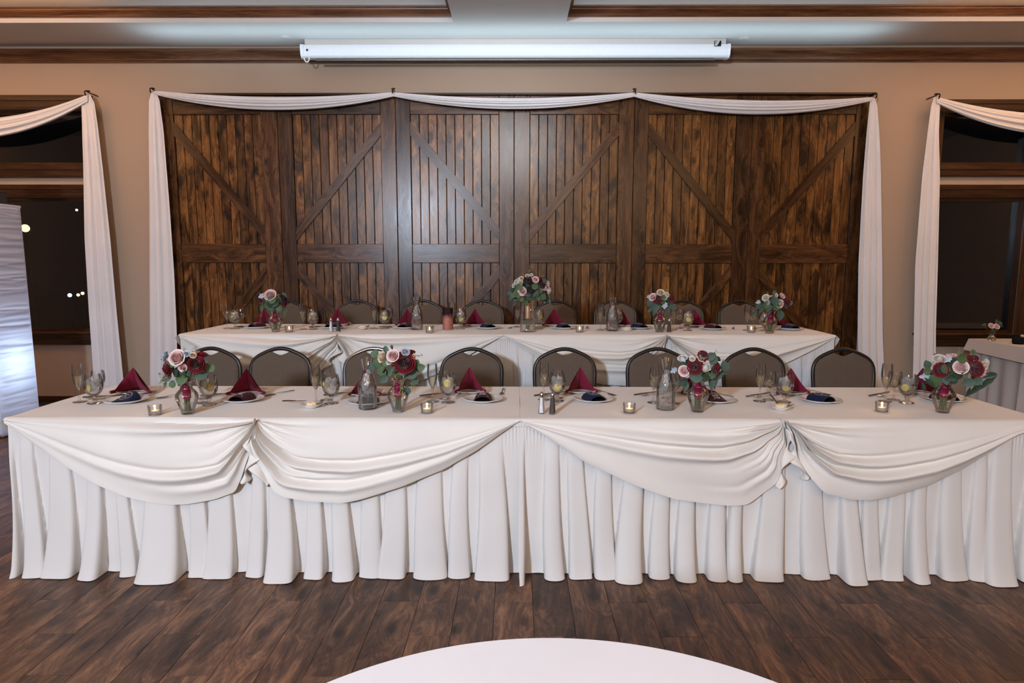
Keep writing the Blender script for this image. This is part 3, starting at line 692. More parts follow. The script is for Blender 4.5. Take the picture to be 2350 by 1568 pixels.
def overlay(label, x0, x1, y0, y1, z, ha, hb, pin, seed, lflap, rflap):
    root = thing('tablecloth', label, 'tablecloth', (0, 0, 0), 0, 'ivory overlay cloths pinned up in swags')
    m = MB(); topsheet(m, x0, x1, y0-.004, y1, z, seed)
    put('cloth_top', m.mesh('cloth_top', M['ivory']), root)
    for h, s in ((ha, seed+10), (hb, seed+20)):
        m = MB(); drape(m, h, y0-.004, z, s); put('swag', m.mesh('swag', M['ivory']), root)
    m = MB(); ruffle(m, ha, y0-.004, 1, seed); ruffle(m, hb, y0-.004, -1, seed+2)
    o = put('gathered_hem', m.mesh('gathered_hem', M['ivory']), root); sd = o.modifiers.new('hem', 'SOLIDIFY'); sd.thickness = .002
    if lflap: m = MB(); endflap(m, x0, y0-.01, y1, z, .03, .20, -1, .03); put('end_flap', m.mesh('end_flap', M['ivory']), root)
    if rflap: m = MB(); endflap(m, x1, y0-.01, y1, z, .03, .20, 1, .03); put('end_flap', m.mesh('end_flap', M['ivory']), root)
overlay('ivory cloth swagged over the left half of the front table', TX0-.012, TXM, .0, .765, .7645, H2, H1, -1.168, 1, True, False)
overlay('ivory cloth swagged over the right half of the front table', TXM+.0004, TX1+.012, .0, .765, .7645, H4, H3, 1.27, 2, False, True)
overlay('ivory cloth swagged over the left half of the rear table', QX0-.012, QXM, 1.70, 2.466, .9745, B2, B1, -1.272, 3, True, False)
overlay('ivory cloth swagged over the right half of the rear table', QXM+.0004, QX1+.012, 1.70, 2.466, .9745, B4, B3, 1.13, 4, False, True)
ZF, ZR = .7668, .9768

# foreground round table
rt = thing('round_table', 'round guest table under a white cloth at the bottom of the picture', 'table', (.105, -2.40, 0))
put('tabletop', MB().lathe([(0, .740), (.62, .740), (.625, .75), (.625, .765), (0, .765)], 64).mesh('tabletop', M['casing']), rt)
put('pedestal', MB().lathe([(.28, 0), (.28, .02), (.05, .05), (.035, .10), (.035, .70), (.16, .735)], 24).mesh('pedestal', M['steel_dark']), rt)
m = MB()
def rc(u, v):
    a = 2*PI*u; j = int(round(v*43))
    if j <= 20: r = .632*(j/20); return (r*math.cos(a), r*math.sin(a), .770 + .0006*math.sin(a*3+r*9))
    t = ((j-20)/23)**1.3; r = .634+.012*min(1, t*6)+t*(.05+.045*math.sin(a*11)+.02*math.sin(a*17+1)); return (r*math.cos(a), r*math.sin(a), .770-.745*t)
m.grid(rc, 220, 44, True)
put('round_tablecloth', m.mesh('round_tablecloth', M['whitecloth']), None, (.105, -2.40, 0), label='plain white cloth draped over the round table at the bottom of the picture', cat='tablecloth')

# ---------------------------------------------------------------- chairs
def chair_proto():
    t = thing('banquet_chair', '', 'chair')
    # back outline (x, z) from lower left over the arch, z relative to floor
    top = .93
    half = [(0, 0), (.025, .0015), (.055, .008), (.090, .022), (.125, .038), (.158, .055), (.182, .078), (.198, .110), (.203, .150), (.201, .21), (.196, .30), (.190, .42), (.186, .50)]
    out = [(-x, top-.012-z) for x, z in half[::-1]] + [(x, top-.012-z) for x, z in half[1:]]
    lean = lambda z: .0 + max(0, (z-.44))*.13
    P = [(x, lean(z), z) for x, z in out]
    P = [(-.183, .0, .40)] + P + [(.183, .0, .40)]
    # smooth path
    from bisect import bisect
    A = np.array(P); d = np.r_[0, np.cumsum(np.linalg.norm(np.diff(A, axis=0), axis=1))]; u = np.linspace(0, d[-1], 70)
    Q = np.stack([np.interp(u, d, A[:, k]) for k in range(3)], 1)
    for _ in range(2): Q[1:-1] = (Q[:-2]+2*Q[1:-1]+Q[2:])/4
    put('back_frame', MB().tube([tuple(q) for q in Q], .0132, 10, True, .9).mesh('back_frame', M['frame']), t)
    # padded panel, its top dipped for the handle hole
    ins = [(x*(1-.013/max(.03, abs(x))) if abs(x) > .03 else x, z) for x, z in out]
    poly = []
    N = 48
    def topz(x):
        ax = abs(x)
        zz = top-.012-float(np.interp(ax, [h[0] for h in half[:8]], [h[1] for h in half[:8]]))-.006
        if ax < .068: zz -= .030*(math.cos(ax/.068*PI/2))**1.0 + .010*(1-ax/.068)
        return zz
    def wid(z): return float(np.interp(top-.012-z, [h[1] for h in half[7:]], [h[0] for h in half[7:]]))-.006
    ys = []
    def pan(side):
        def fn(u, v):
            ub = (u-.5)*2; zb_ = .50
            xw = .195; x = ub*xw; zt = topz(x)
            z = zb_+(zt-zb_)*v; w = wid(min(z, top-.13)) ; x = ub*min(w, xw)
            if z > topz(abs(x)): z = topz(abs(x))
            e = min(1, (1-abs(ub))/.10, v/.05, (1-v)/.06); e = max(0, e)**.5
            return (x, lean(z) + side*(.004+.016*e), z)
        return fn
    m = MB(); m.grid(pan(-1), 40, 26); m.grid(pan(1), 40, 26)
    n1 = 40*26
    for b in range(39):
        m.f.append((b, b+1, n1+b+1, n1+b)); m.f.append((25*40+b, n1+25*40+b, n1+25*40+b+1, 25*40+b+1)); m.mi += [0, 0]
    for b in range(25):
        m.f.append((b*40, n1+b*40, n1+b*40+40, b*40+40)); m.f.append((b*40+39, b*40+79, n1+b*40+79, n1+b*40+39)); m.mi += [0, 0]
    put('backrest', m.mesh('backrest', M['lattice']), t)
    s = MB()
    def seat(u, v):
        a = 2*PI*u; ex = 3.2; c, s_ = math.cos(a), math.sin(a)
        sx = math.copysign(abs(c)**(2/ex), c); sy = math.copysign(abs(s_)**(2/ex), s_)
        k = [0, .96, 1.0, 1.0, .97, .80, .0][int(round(v*6))]; z = [.405, .405, .415, .440, .458, .470, .476][int(round(v*6))]
        return (sx*.205*k, -.205+sy*.205*k, z)
    s.grid(seat, 40, 7, True); put('seat', s.mesh('seat', M['lattice']), t)
    for sx in (-1, 1):
        put('leg', MB().tube([(sx*.185, -.385, .41), (sx*.195, -.400, .0)], .0115, 8).mesh('leg', M['frame']), t)
        put('leg', MB().tube([(sx*.183, .0, .42), (sx*.185, .02, .25), (sx*.190, .055, .0)], .0115, 8).mesh('leg', M['frame']), t)
        put('side_rail', MB().tube([(sx*.187, -.39, .40), (sx*.184, .0, .40)], .010, 8).mesh('side_rail', M['frame']), t)
    put('stretcher', MB().tube([(-.19, -.392, .20), (.19, -.392, .20)], .008, 8).mesh('stretcher', M['frame']), t)
    return t
CHP = Proto(chair_proto())
fx = [-2.03, -1.556, -.924, -.259, .365, .994, 1.641, 2.241]
fl_ = ['brown lattice chair at the left end of the front row, behind the leftmost large bouquet', 'second chair of the front row, next to the left end chair', 'front row chair with its frame shining silver in the flash, behind the left water carafe', 'front row chair left of the middle gap, behind a pointed burgundy napkin',
       'front row chair behind the salt and pepper shakers', 'front row chair behind the right water carafe', 'second chair from the right end of the front row', 'chair at the right end of the front row, empty cloth before it']
rr_ = random.Random(3)
for k, (x, lb) in enumerate(zip(fx, fl_)):
    o = CHP.at((x, 1.255+rr_.uniform(-.01, .01), 0), rr_.uniform(-.03, .03), lb, 'brown banquet chairs of the front table')
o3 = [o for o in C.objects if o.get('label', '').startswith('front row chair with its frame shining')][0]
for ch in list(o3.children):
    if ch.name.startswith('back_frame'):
        ch.data = ch.data.copy(); ch.data.materials[0] = m_plain('flash_glint_frame', (.42, .44, .48, 1), .18, 1.0, .5, .05)  # glint of the flash put into this frame's colour as brighter metal
bx = [-2.241, -1.524, -.881, -.291, .419, 1.011, 1.672, 2.227]
bl_ = ['rear chair at the left end, half hidden by a round bouquet', 'rear chair behind the rear salt and pepper shakers', 'rear chair behind the left rear carafe', 'rear chair just left of the tall gold-wrapped bouquet', 'rear chair just right of the tall gold-wrapped bouquet',
       'rear chair behind the right rear carafe', 'rear chair half hidden by the second round bouquet from the right', 'rear chair nearest the right end, left of the last bouquet']
for x, lb in zip(bx, bl_):
    CHP.at((x, 3.22+rr_.uniform(-.01, .01), RZ+.002), rr_.uniform(-.04, .04), lb, 'brown banquet chairs of the rear table')

# ---------------------------------------------------------------- glassware
def shell(prof, t=.0012):
    """outer profile bottom to top then the inner wall back down"""
    inner = [(max(0, r-t), z) for r, z in prof[::-1] if r-t > 0]
    return prof + inner
def flute():
    t = thing('champagne_flute', '', 'glass')
    put('foot', MB().lathe([(0, 0), (.032, 0), (.033, .0015), (.022, .004), (.008, .008), (.0045, .016), (.0040, .030), (.0038, .055), (.0055, .066), (.007, .070), (0, .072)], 22).mesh('foot', M['glass_thick']), t)
    o = [(.003, .068), (.010, .078), (.018, .095), (.0235, .115), (.0265, .135), (.0272, .155), (.0262, .175), (.0245, .200)]
    put('bowl', MB().lathe(shell(o), 24).mesh('bowl', M['glass']), t)
    put('wine', MB().lathe([(0, .074), (.008, .0785), (.0162, .0950), (.0217, .115), (.0247, .1345), (0, .1345)], 22).mesh('wine', M['wine']), t)
    return t
def goblet(fill=.118, ice=True):
    t = thing('water_goblet', '', 'glass')
    put('foot', MB().lathe([(0, 0), (.035, 0), (.036, .002), (.026, .006), (.012, .011), (.0085, .018), (.012, .024), (.0085, .030), (.012, .036), (0, .038)], 24).mesh('foot', M['glass_thick']), t)
    o = [(.006, .035), (.020, .042), (.033, .054), (.041, .070), (.0445, .088), (.0445, .106), (.042, .126), (.0375, .150)]
    put('bowl', MB().lathe(shell(o), 28).mesh('bowl', M['glass']), t)
    wt = put('water', MB().lathe([(0, .0395), (.016, .043), (.030, .0545), (.0385, .070), (.0420, .088), (.0420, .106), (.0405, fill), (0, fill)], 26).mesh('water', M['water']), t)
    if ice:
        m = MB(); r = random.Random(5)
        for k in range(7):
            a = r.random()*6.28; d = r.uniform(.004, .024); z = r.uniform(.085, .125); s = r.uniform(.008, .012)
            b = MB().box(-s, s, -s, s, -s, s, .002); R = Matrix.Rotation(r.random()*3, 3, 'X') @ Matrix.Rotation(r.random()*3, 3, 'Z')
            m.add([tuple(R @ Vector(p) + Vector((d*math.cos(a), d*math.sin(a), z))) for p in b.v], b.f)
        put('ice', m.mesh('ice', M['ice'], False), wt, kind='stuff')
    return t
def wineglass():
    t = thing('wine_glass', '', 'glass')
    put('foot', MB().lathe([(0, 0), (.031, 0), (.032, .0015), (.020, .004), (.007, .009), (.004, .020), (.004, .055), (.007, .065), (0, .068)], 22).mesh('foot', M['glass_thick']), t)
    o = [(.003, .064), (.016, .070), (.027, .082), (.033, .098), (.0345, .115), (.033, .135), (.0300, .152)]
    put('bowl', MB().lathe(shell(o), 24).mesh('bowl', M['glass']), t)
    put('wine', MB().lathe([(0, .068), (.014, .0715), (.0250, .083), (.0300, .094), (0, .094)], 22).mesh('wine', M['wine']), t)
    return t
def carafe():
    t = thing('water_carafe', '', 'carafe')
    o = [(0, 0), (.044, 0), (.0465, .004), (.0470, .02), (.0465, .105), (.044, .125), (.036, .150), (.028, .172), (.0250, .190), (.0255, .202), (.0300, .222), (.0380, .255)]
    inn = [(.0365, .255), (.0283, .222), (.0238, .202), (.0234, .190), (.0264, .172), (.0344, .150), (.0422, .125), (.0447, .105), (.0452, .02), (.043, .008), (0, .007)]
    put('glass_body', MB().lathe(o+inn, 40).mesh('glass_body', M['glass_thick']), t)
    wt = put('water', MB().lathe([(0, .0075), (.0425, .0085), (.0445, .02), (.0440, .105), (.0416, .125), (.0385, .135), (0, .135)], 36).mesh('water', M['water']), t)
    m = MB(); r = random.Random(9)
    for k in range(24):
        a = r.random()*6.28; d = r.uniform(.002, .026); z = r.uniform(.085, .185); s = r.uniform(.009, .013)
        if z > .14: d *= .5
        b = MB().box(-s, s, -s, s, -s, s, .002); R = Matrix.Rotation(r.random()*3, 3, 'X') @ Matrix.Rotation(r.random()*3, 3, 'Z')
        m.add([tuple(R @ Vector(p) + Vector((d*math.cos(a), d*math.sin(a), z))) for p in b.v], b.f)
    put('ice', m.mesh('ice', M['ice'], False), wt, kind='stuff')
    return t
def lemon():
    t = thing('lemon_slice', '', 'lemon')
    put('rind', MB().lathe([(.0175, -.0025), (.0200, -.0015), (.0200, .0015), (.0175, .0025)], 26).mesh('rind', M['lemonrind']), t)
    m = MB().lathe([(0, -.0022), (.0175, -.0025), (.0175, .0025), (0, .0022)], 26)
    for k in range(9):
        a = 2*PI*k/9; v = []
        for s, q in ((.003, 0), (.0155, -.29), (.0155, .29)): v.append((s*math.cos(a+q), s*math.sin(a+q), .0036))
        v2 = [(x, y, -z) for x, y, z in v]; m.add(v+v2, [(0, 1, 2), (5, 4, 3)])
    put('flesh', m.mesh('flesh', M['lemon'], False), t)
    return t
FP, GP, WP_, CP_, LP_ = Proto(flute()), Proto(goblet()), Proto(wineglass()), Proto(carafe()), Proto(lemon())

FPL = ['at the left end of the front table', 'beside the leftmost front bouquet', 'left of the left front carafe', 'right of the second front bouquet', 'just behind the front salt and pepper shakers',
       'by the right front carafe', 'near the upright spreader on the front table', 'left of the rightmost front bouquet']
RPL = ['at the left end of the rear table', 'right of the leftmost rear bouquet', 'left of the left rear carafe', 'beside the glittered candle holder on the rear table', 'right behind the tall gold-wrapped bouquet',
       'by the right rear carafe', 'right of the rear shakers by a bouquet', 'left of the rightmost rear bouquet']
FLUTE_F = [(-2.241, .312), (-1.6, .303), (-1.003, .314), (-.399, .342), (.187, .397), (.756, .329), (1.324, .372), (1.986, .374)]
WINE_F = [(-2.190, .39), (-1.64, .41), (-.969, .373), (-.345, .42), (.262, .446), (.858, .318), (1.387, .405), (2.056, .417)]
GOB_F = [(-2.145, .286), (-1.536, .262), (-.918, .294), (-.317, .326), (.255, .365), (.857, .437), (1.444, .351), (2.08, .343)]
FLUTE_B = [(-2.264, 2.079), (-1.633, 2.009), (-1.09, 2.085), (-.48, 2.178), (.05, 2.23), (.697, 2.002), (1.274, 2.03), (1.839, 1.998)]
WINE_B = [(-2.195, 2.184), (-1.62, 2.182), (-.993, 2.18), (-.42, 2.25), (.16, 2.28), (.765, 2.069), (1.345, 2.12), (1.918, 2.086)]
GOB_B = [(-2.193, 2.061), (-1.556, 2.009), (-1.009, 2.075), (-.402, 2.073), (.215, 2.071), (.85, 2.139), (1.368, 1.967), (1.955, 1.958)]
for rows, z, PLc in (((FLUTE_F, WINE_F, GOB_F), ZF, FPL), ((FLUTE_B, WINE_B, GOB_B), ZR, RPL)):
    gname = 'front table' if z < .9 else 'rear table'
    for k in range(8):
        a = rr_.random()*6
        FP.at((*rows[0][k], z), a, 'tall champagne flute half full, '+PLc[k], 'champagne flutes on the '+gname)
        WP_.at((*rows[1][k], z), a, 'small stemmed wine glass, '+PLc[k], 'wine glasses on the '+gname)
        GP.at((*rows[2][k], z), a, 'iced water goblet, '+PLc[k], 'water goblets on the '+gname)
# lemon slices: (goblet index, front?, dx, dz, tilt z, tilt)
LEM = [(0, 1, -.016, .080, -.5, .15), (1, 1, .016, .090, .5, .1), (2, 1, -.020, .105, 1.1, .2), (3, 1, .0, .104, .1, .12), (4, 1, .003, .078, .0, .06), (6, 1, .0, .074, 0, .95), (7, 1, -.024, .084, -1.15, .05),
       (0, 0, -.012, .098, -.5, .8), (1, 0, -.016, .098, -.9, .3), (2, 0, .006, .088, .1, .1), (3, 0, .008, .072, .2, .5), (4, 0, .014, .100, .8, .4), (6, 0, .0, .086, .1, .25), (7, 0, .004, .080, .2, .8)]
for i, fr, dx, dz, rz_, tl in LEM:
    gx, gy = (GOB_F if fr else GOB_B)[i]; z = ZF if fr else ZR
    o = LP_.at((gx+dx, gy-.018, z+dz), 0, 'lemon slice in the water goblet '+(FPL if fr else RPL)[i], 'lemon slices in the water goblets')
    o.rotation_euler = (PI/2-tl, 0, rz_)
for (x, y), z, lb in (((-.703, .185), ZF, 'glass water carafe in front of the shiny chair, front table'), ((.784, .188), ZF, 'iced glass carafe left of the third front bouquet'), ((-.741, 2.006), ZR, 'water carafe left of the glittered candle holder, rear table'), ((.78, 1.95), ZR, 'water carafe on the right half of the rear table')):
    CP_.at((x, y, z), 0, lb, 'glass water carafes')

# plates
def plate(r, h=.016):
    return MB().lathe([(0, 0), (r*.55, 0), (r*.60, .002), (r*.80, h*.72), (r, h), (r*1.0, h+.003), (r*.97, h+.003), (r*.78, h*.72+.004), (r*.58, .006), (0, .006)], 40).mesh('plate', M['china'])
def mkplate(nm, r):
    return Proto(put(nm, plate(r), None, cat='plate'))
KP, NP_ = mkplate('side_plate', .104), mkplate('napkin_plate', .100)
PLATE_F = [(-1.994, .312), (-1.398, .345), (-.726, .294), (-.135, .358), (.447, .37), (1.086, .361), (1.637, .362), (2.304, .396)]
PLATE_B = [(-2.021, 2.078), (-1.414, 2.076), (-.844, 2.074), (-.188, 2.072), (.412, 2.07), (1.013, 2.086), (1.579, 2.033), (2.185, 2.031)]
NAP_F = [(-2.082, .512, 95), (-1.443, .489, 82), (-.785, .476, 76), (-.222, .555, 73), (.398, .564, 75), (1.028, .553, 76), (1.563, .542, 80), (2.308, .567, 78)]
NAP_B = [(-2.057, 2.294, 58), (-1.443, 2.292, 52), (-.867, 2.29, 56), (-.303, 2.288, 56), (.35, 2.285, 56), (.905, 2.266, 56), (1.502, 2.254, 56), (2.177, 2.242, 54)]
# pyramid napkins
def napkin_mesh(seed, w=.165):
    r = random.Random(seed); hw = w/2; H = .140
    m = MB()
    def foot(u):   # base curve, u -1..1, a W opening towards the front
        s = abs(u); sg = 1 if u > 0 else -1
        x = sg*hw*(s**.85); y = .044 - .090*(s**.62)
        return x, y
    def sheet(front):
        def fn(u, v):
            uu = 2*u-1; s = abs(uu); t = v
            if front: x, y = foot(uu); 
            else: x = hw*math.copysign(s**.9, uu); y = -.046 + .105*math.cos(uu*PI/2)**.8
            k = 1-t; curve = .010*math.sin(PI*t)
            px, py = 0, -.004
            X = px+(x-px)*k**.92 ; Y = py+(y-py)*k
            Y += (-curve*(1-s*.3) if front else curve)
            zb_ = .020*(1-s)**.8*(1 if front else .0)*(k) ; Z = zb_ + (H-zb_)*t - .010*math.sin(PI*t)*s
            X += .004*math.sin(5*t+seed)*k*s
            return (X, Y, Z)
        return fn
    m.grid(sheet(True), 41, 20); m.grid(sheet(False), 41, 20)
    for sg in (-1, 1):   # rolled front corners
        m.tube([(sg*(hw*(1-.55*q)), -.046+.052*q, .008+.010*q) for q in np.linspace(0, 1, 8)], [.0085, .009, .009, .008, .007, .006, .005, .003], 10)
    return m.mesh('napkin', M['burg'])
nmesh = [napkin_mesh(1, .165), napkin_mesh(2, .172), napkin_mesh(3, .160)]
for rows, z, PLc, s0 in ((NAP_F, ZF, FPL, 430.), (NAP_B, ZR, RPL, 292.)):
    for k, (x, y, wpx) in enumerate(rows):
        NP_.at((x, y+.035, z), 0, 'white plate under the burgundy napkin '+PLc[k], 'white plates under the napkins')
        s = (wpx/s0)/.168
        put('napkin', nmesh[k % 3], None, (x, y+.02, z+.0075), (0, 0, rr_.uniform(-.18, .18)), (s, 1, 1.0 if z < .9 else .98), 'burgundy napkin folded to a peak, '+PLc[k], 'napkin', 'peaked burgundy napkins')
for rows, z, PLc in ((PLATE_F, ZF, FPL), (PLATE_B, ZR, RPL)):
    for k, (x, y) in enumerate(rows): KP.at((x, y, z), 0, 'white plate holding a can sleeve, '+PLc[k], 'white plates with can sleeves')

# can sleeves
WEDGE = [False]
def sleeve_surf(a, b, off=0):
    """a -1..1 over the arch, b 0..1 along the length (open end b=0)"""
    th = PI/2 + a*PI/2*.98; W2, Hh = .047, .034
    Hh = (.010+.034*b) if WEDGE[0] else (.030+.010*math.sin(PI*b*.9))
    return (math.cos(th)*-(W2+off)*(1-.06*b), -.052+.104*b, max(.0, math.sin(th)*(Hh+off)))
def sleeve(mat, kind, wedge=False):
    WEDGE[0] = wedge
    t = thing('can_sleeve', '', 'can sleeve')
    m = MB(); m.grid(lambda u, v: sleeve_surf(2*u-1, v), 33, 12); m.grid(lambda u, v: (-.047+.094*u, -.052+.104*v, .0), 33, 2)
    m.grid(lambda u, v: (sleeve_surf(2*u-1, 1, -.0)[0], .052, v*sleeve_surf(2*u-1, 1)[2]), 33, 3)
    put('sleeve', m.mesh('sleeve', mat), t)
    m = MB(); m.grid(lambda u, v: sleeve_surf(2*u-1, v*.95, -.0035), 33, 6)
    m.grid(lambda u, v: (sleeve_surf(2*u-1, .95, -.0035)[0]*.99, .045, v*sleeve_surf(2*u-1, .95, -.0035)[2]), 33, 3)
    m.grid(lambda u, v: (-.0435+.087*u, -.0515+.095*v, .0035), 9, 2)
    put('lining', m.mesh('lining', M['black']), t)
    m = MB(); m.tube([sleeve_surf(a, 0, -.0016) for a in np.linspace(-1, 1, 30)], .0022, 6); put('rim', m.mesh('rim', mat), t)
    p = MB()
    def quad(a0, a1, b0, b1):
        n = 3; p.grid(lambda u, v: sleeve_surf(a0+(a1-a0)*u, b0+(b1-b0)*v, .0008), n, 2)
    if kind == 'wreath':
        for k in range(22):
            q = 2*PI*k/22+.1; ca, cb = .36*math.cos(q), .5+.33*math.sin(q)
            for s in (1, -1):
                da, db = .075*math.cos(q+PI/2+s*.6), .065*math.sin(q+PI/2+s*.6)
                na, nb_ = .018*math.cos(q), .018*math.sin(q)
                pts = [(ca, cb), (ca+da*.5+na, cb+db*.5+nb_), (ca+da, cb+db), (ca+da*.5-na, cb+db*.5-nb_)]
                p.add([sleeve_surf(a, min(.98, max(.02, b)), .0008) for a, b in pts], [(0, 1, 2, 3)])
        for b in (.60, .38):
            for k in range(7): quad(-.20+k*.058, -.20+k*.058+.036, b-.022, b+.022)
        quad(-.015, .015, .44, .55); quad(-.06, .06, .485, .505)
    else:
        r = random.Random(2)
        for row, (b, n, h, w) in enumerate(((.70, 6, .05, .055), (.50, 5, .075, .075), (.27, 5, .075, .075))):
            tot = n*w*1.35
            for k in range(n):
                a = -tot/2+k*w*1.35; quad(a, a+w*.28, b-h, b+h)
                st = r.choice((0, 1, 2))
                if st != 1: quad(a, a+w, b+h*.62, b+h)
                if st != 0: quad(a, a+w, b-h, b-h*.62); quad(a+w*.72, a+w, b-h, b+h)
                if st == 0: quad(a, a+w*.8, b-h*.18, b+h*.18)
        quad(-.36, -.24, .695, .715); quad(.24, .36, .695, .715); quad(-.42, -.28, .12, .14); quad(.28, .42, .12, .14)
    put('print', p.mesh('print', M['print'], False), t, label='white wreath print' if kind == 'wreath' else 'white block lettering')
    return t
NV, BG = Proto(sleeve(M['navy'], 'wreath')), Proto(sleeve(M['burgneo'], 'block'))
NW, BW = Proto(sleeve(M['navy'], 'wreath', True)), Proto(sleeve(M['burgneo'], 'block', True))
SL_F = [('N', -.15), ('b', -.22), ('n', 0.0), ('b', .0), ('n', .38), ('B', .12), ('n', .45), ('b', .1)]
SL_B = [('b', -.6), ('n', -.4), ('b', -.2), ('n', .5), ('n', .3), ('n', .5), ('b', .6), ('n', .4)]
for rows, sl, z, PLc in ((PLATE_F, SL_F, ZF, FPL), (PLATE_B, SL_B, ZR, RPL)):
    for k, ((x, y), (c, a)) in enumerate(zip(rows, sl)):
        pr = {'n': NV, 'b': BG, 'N': NW, 'B': BW}[c]; c = c.lower()
        pr.at((x, y-.006, z+.0068), a, ('navy can sleeve with a white wreath, ' if c == 'n' else 'burgundy can sleeve with white lettering, ')+PLc[k], 'can sleeves lying on the plates')

# cutlery
def fork():
    m = MB(); m.tube([(0, -.095, .003), (0, -.02, .006), (0, .02, .008), (0, .045, .005)], [.0050, .0035, .0025, .0035], 8, True, .4)
    m.box(-.011, .011, .040, .062, .0035, .0055, .0006)
    for k in range(4): m.box(-.011+k*.0065, -.0085+k*.0065, .060, .096, .0035, .0055)
    return m.mesh('fork', M['steel_dark'])
def knife():
    m = MB(); m.tube([(0, -.11, .004), (0, -.05, .0045), (0, .0, .004)], [.0065, .0065, .0045], 8, True, .55)
    m.prism([(-.005, 0), (.006, 0), (.0075, .05), (.006, .085), (0, .105), (-.005, .09)], 'z', .003, .0045)
    return m.mesh('knife', M['steel_dark'])
def spoon():
    m = MB(); m.tube([(0, -.09, .003), (0, -.02, .005), (0, .03, .006)], [.0048, .0032, .0025], 8, True, .4)
    m.grid(lambda u, v: (.016*v*math.cos(2*PI*u), .052+.024*v*math.sin(2*PI*u), .0015+.006*v*v), 18, 6, True)
    return m.mesh('spoon', M['steel'])
fk, kn, sp = fork(), knife(), spoon()
def cut(nm, me, x, y, z, a, lb, g): put(nm, me, None, (x, y, z), (0, 0, a), (1, 1, 1), lb, 'cutlery', g)
FORK_F = [(-1.829, .466), (-1.276, .537), (-.642, .562), (-.039, .599), (.536, .576), (1.159, .541), (1.731, .603), (2.415, .500)]
FA = [2.6, -2.6+5.2, 2.6, 3.1, 3.6, 3.7, 3.5, 3.2]
KN_F = [(-2.205, .453), (-1.605, .520), (-.940, .551), (-.41, .537), (.216, .55), (.768, .577), (1.372, .542), (2.051, .567)]
for k in range(8):
    cut('dinner_fork', fk, *FORK_F[k], ZF, FA[k], 'fork '+FPL[k], 'forks on the front table')
    x, y = KN_F[k]
    cut('dinner_knife', kn, x+.015, y-.005, ZF, -1.0 if k else -1.25, 'dinner knife '+FPL[k], 'knives on the front table')
    cut('teaspoon', sp, x+.025, y-.055, ZF, 2.0 if k else 1.9, 'teaspoon '+FPL[k], 'spoons on the front table')
    px, py = PLATE_B[k]
    cut('dinner_fork', fk, px+.20, py+.10, ZR, 2.8+.2*(k % 3), 'fork '+RPL[k], 'forks on the rear table')
    cut('dinner_knife', kn, px-.13, py+.15, ZR, -1.1, 'dinner knife '+RPL[k], 'knives on the rear table')
    cut('teaspoon', sp, px-.12, py+.09, ZR, 2.0, 'teaspoon '+RPL[k], 'spoons on the rear table')

# votive candles
def votive():
    t = thing('votive_candle', '', 'candle')
    o = [(0, 0), (.026, 0), (.029, .003), (.0300, .020), (.0315, .046)]
    put('glass_cup', MB().lathe(o+[(.0300, .046), (.0280, .020), (.0265, .006), (0, .006)], 28).mesh('glass_cup', M['glass_thick']), t)
    tin = put('tin', MB().lathe([(0, .0065), (.0185, .0065), (.019, .008), (.019, .021), (.0180, .021), (.0180, .009), (0, .009)], 24).mesh('tin', M['tin']), t)
    put('wax', MB().lathe([(0, .0092), (.0178, .0092), (.0178, .0185), (.008, .0180), (0, .0180)], 24).mesh('wax', M['wax']), tin)
    put('flame', MB().lathe([(0, .0200), (.0030, .0225), (.0038, .0265), (.0028, .032), (.0012, .038), (0, .042)], 12).mesh('flame', M['flame']), t)
    return t
VP = Proto(votive())
VL = [((-1.687, .035), ZF, 'lit votive candle left of the leftmost front bouquet'), ((-.394, .092), ZF, 'lit votive candle right of the second front bouquet'), ((.589, .104), ZF, 'lit votive candle right of the front shakers'), ((1.835, .143), ZF, 'lit votive candle between the butter dish and the rightmost front bouquet'),
      ((-1.675, 1.816), ZR, 'lit votive candle right of the leftmost rear bouquet'), ((-.609, 1.782), ZR, 'lit votive candle left of the glittered holder on the rear table'), ((.518, 1.841), ZR, 'lit votive candle right of the tall gold-wrapped bouquet'), ((1.818, 1.853), ZR, 'lit votive candle left of the rightmost rear bouquet')]
for (x, y), z, lb in VL:
    VP.at((x, y, z), 0, lb, 'lit votive candles'); point('votive_light', (x, y, z+.034), .09, (1.0, .55, .22), .006)

# shakers
def shaker(mat, nm):
    t = thing(nm, '', 'shaker')
    put('glass_body', MB().lathe([(0, 0), (.0165, 0), (.0175, .004), (.0150, .018), (.0115, .060), (.0105, .082), (0, .083)], 10).mesh('glass_body', M['glass_thick'], False), t)
    put('filling', MB().lathe([(0, .004), (.0140, .005), (.0136, .018), (.0100, .060), (.0092, .079), (0, .079)], 16).mesh('filling', mat), t)
    put('cap', MB().lathe([(.0112, .080), (.0120, .083), (.0120, .092), (.0100, .100), (.006, .105), (0, .107)], 18).mesh('cap', M['steel']), t)
    return t
SA, PE = Proto(shaker(M['salt'], 'salt_shaker')), Proto(shaker(M['pepper'], 'pepper_shaker'))
SA.at((.162, .084, ZF), 0, 'salt shaker with chrome cap at the middle of the front table', 'salt shakers'); PE.at((.214, .076, ZF), 0, 'pepper shaker with chrome cap at the middle of the front table', 'pepper shakers')
SA.at((-1.362, 1.83, ZR), 0, 'salt shaker above the left pinned swag of the rear table', 'salt shakers'); PE.at((-1.308, 1.83, ZR), 0, 'pepper shaker above the left pinned swag of the rear table', 'pepper shakers')
SA.at((1.215, 1.90, ZR), 0, 'salt shaker beside the rear bouquet above the right pinned swag', 'salt shakers'); PE.at((1.192, 1.835, ZR), 0, 'pepper shaker beside the rear bouquet above the right pinned swag', 'pepper shakers')
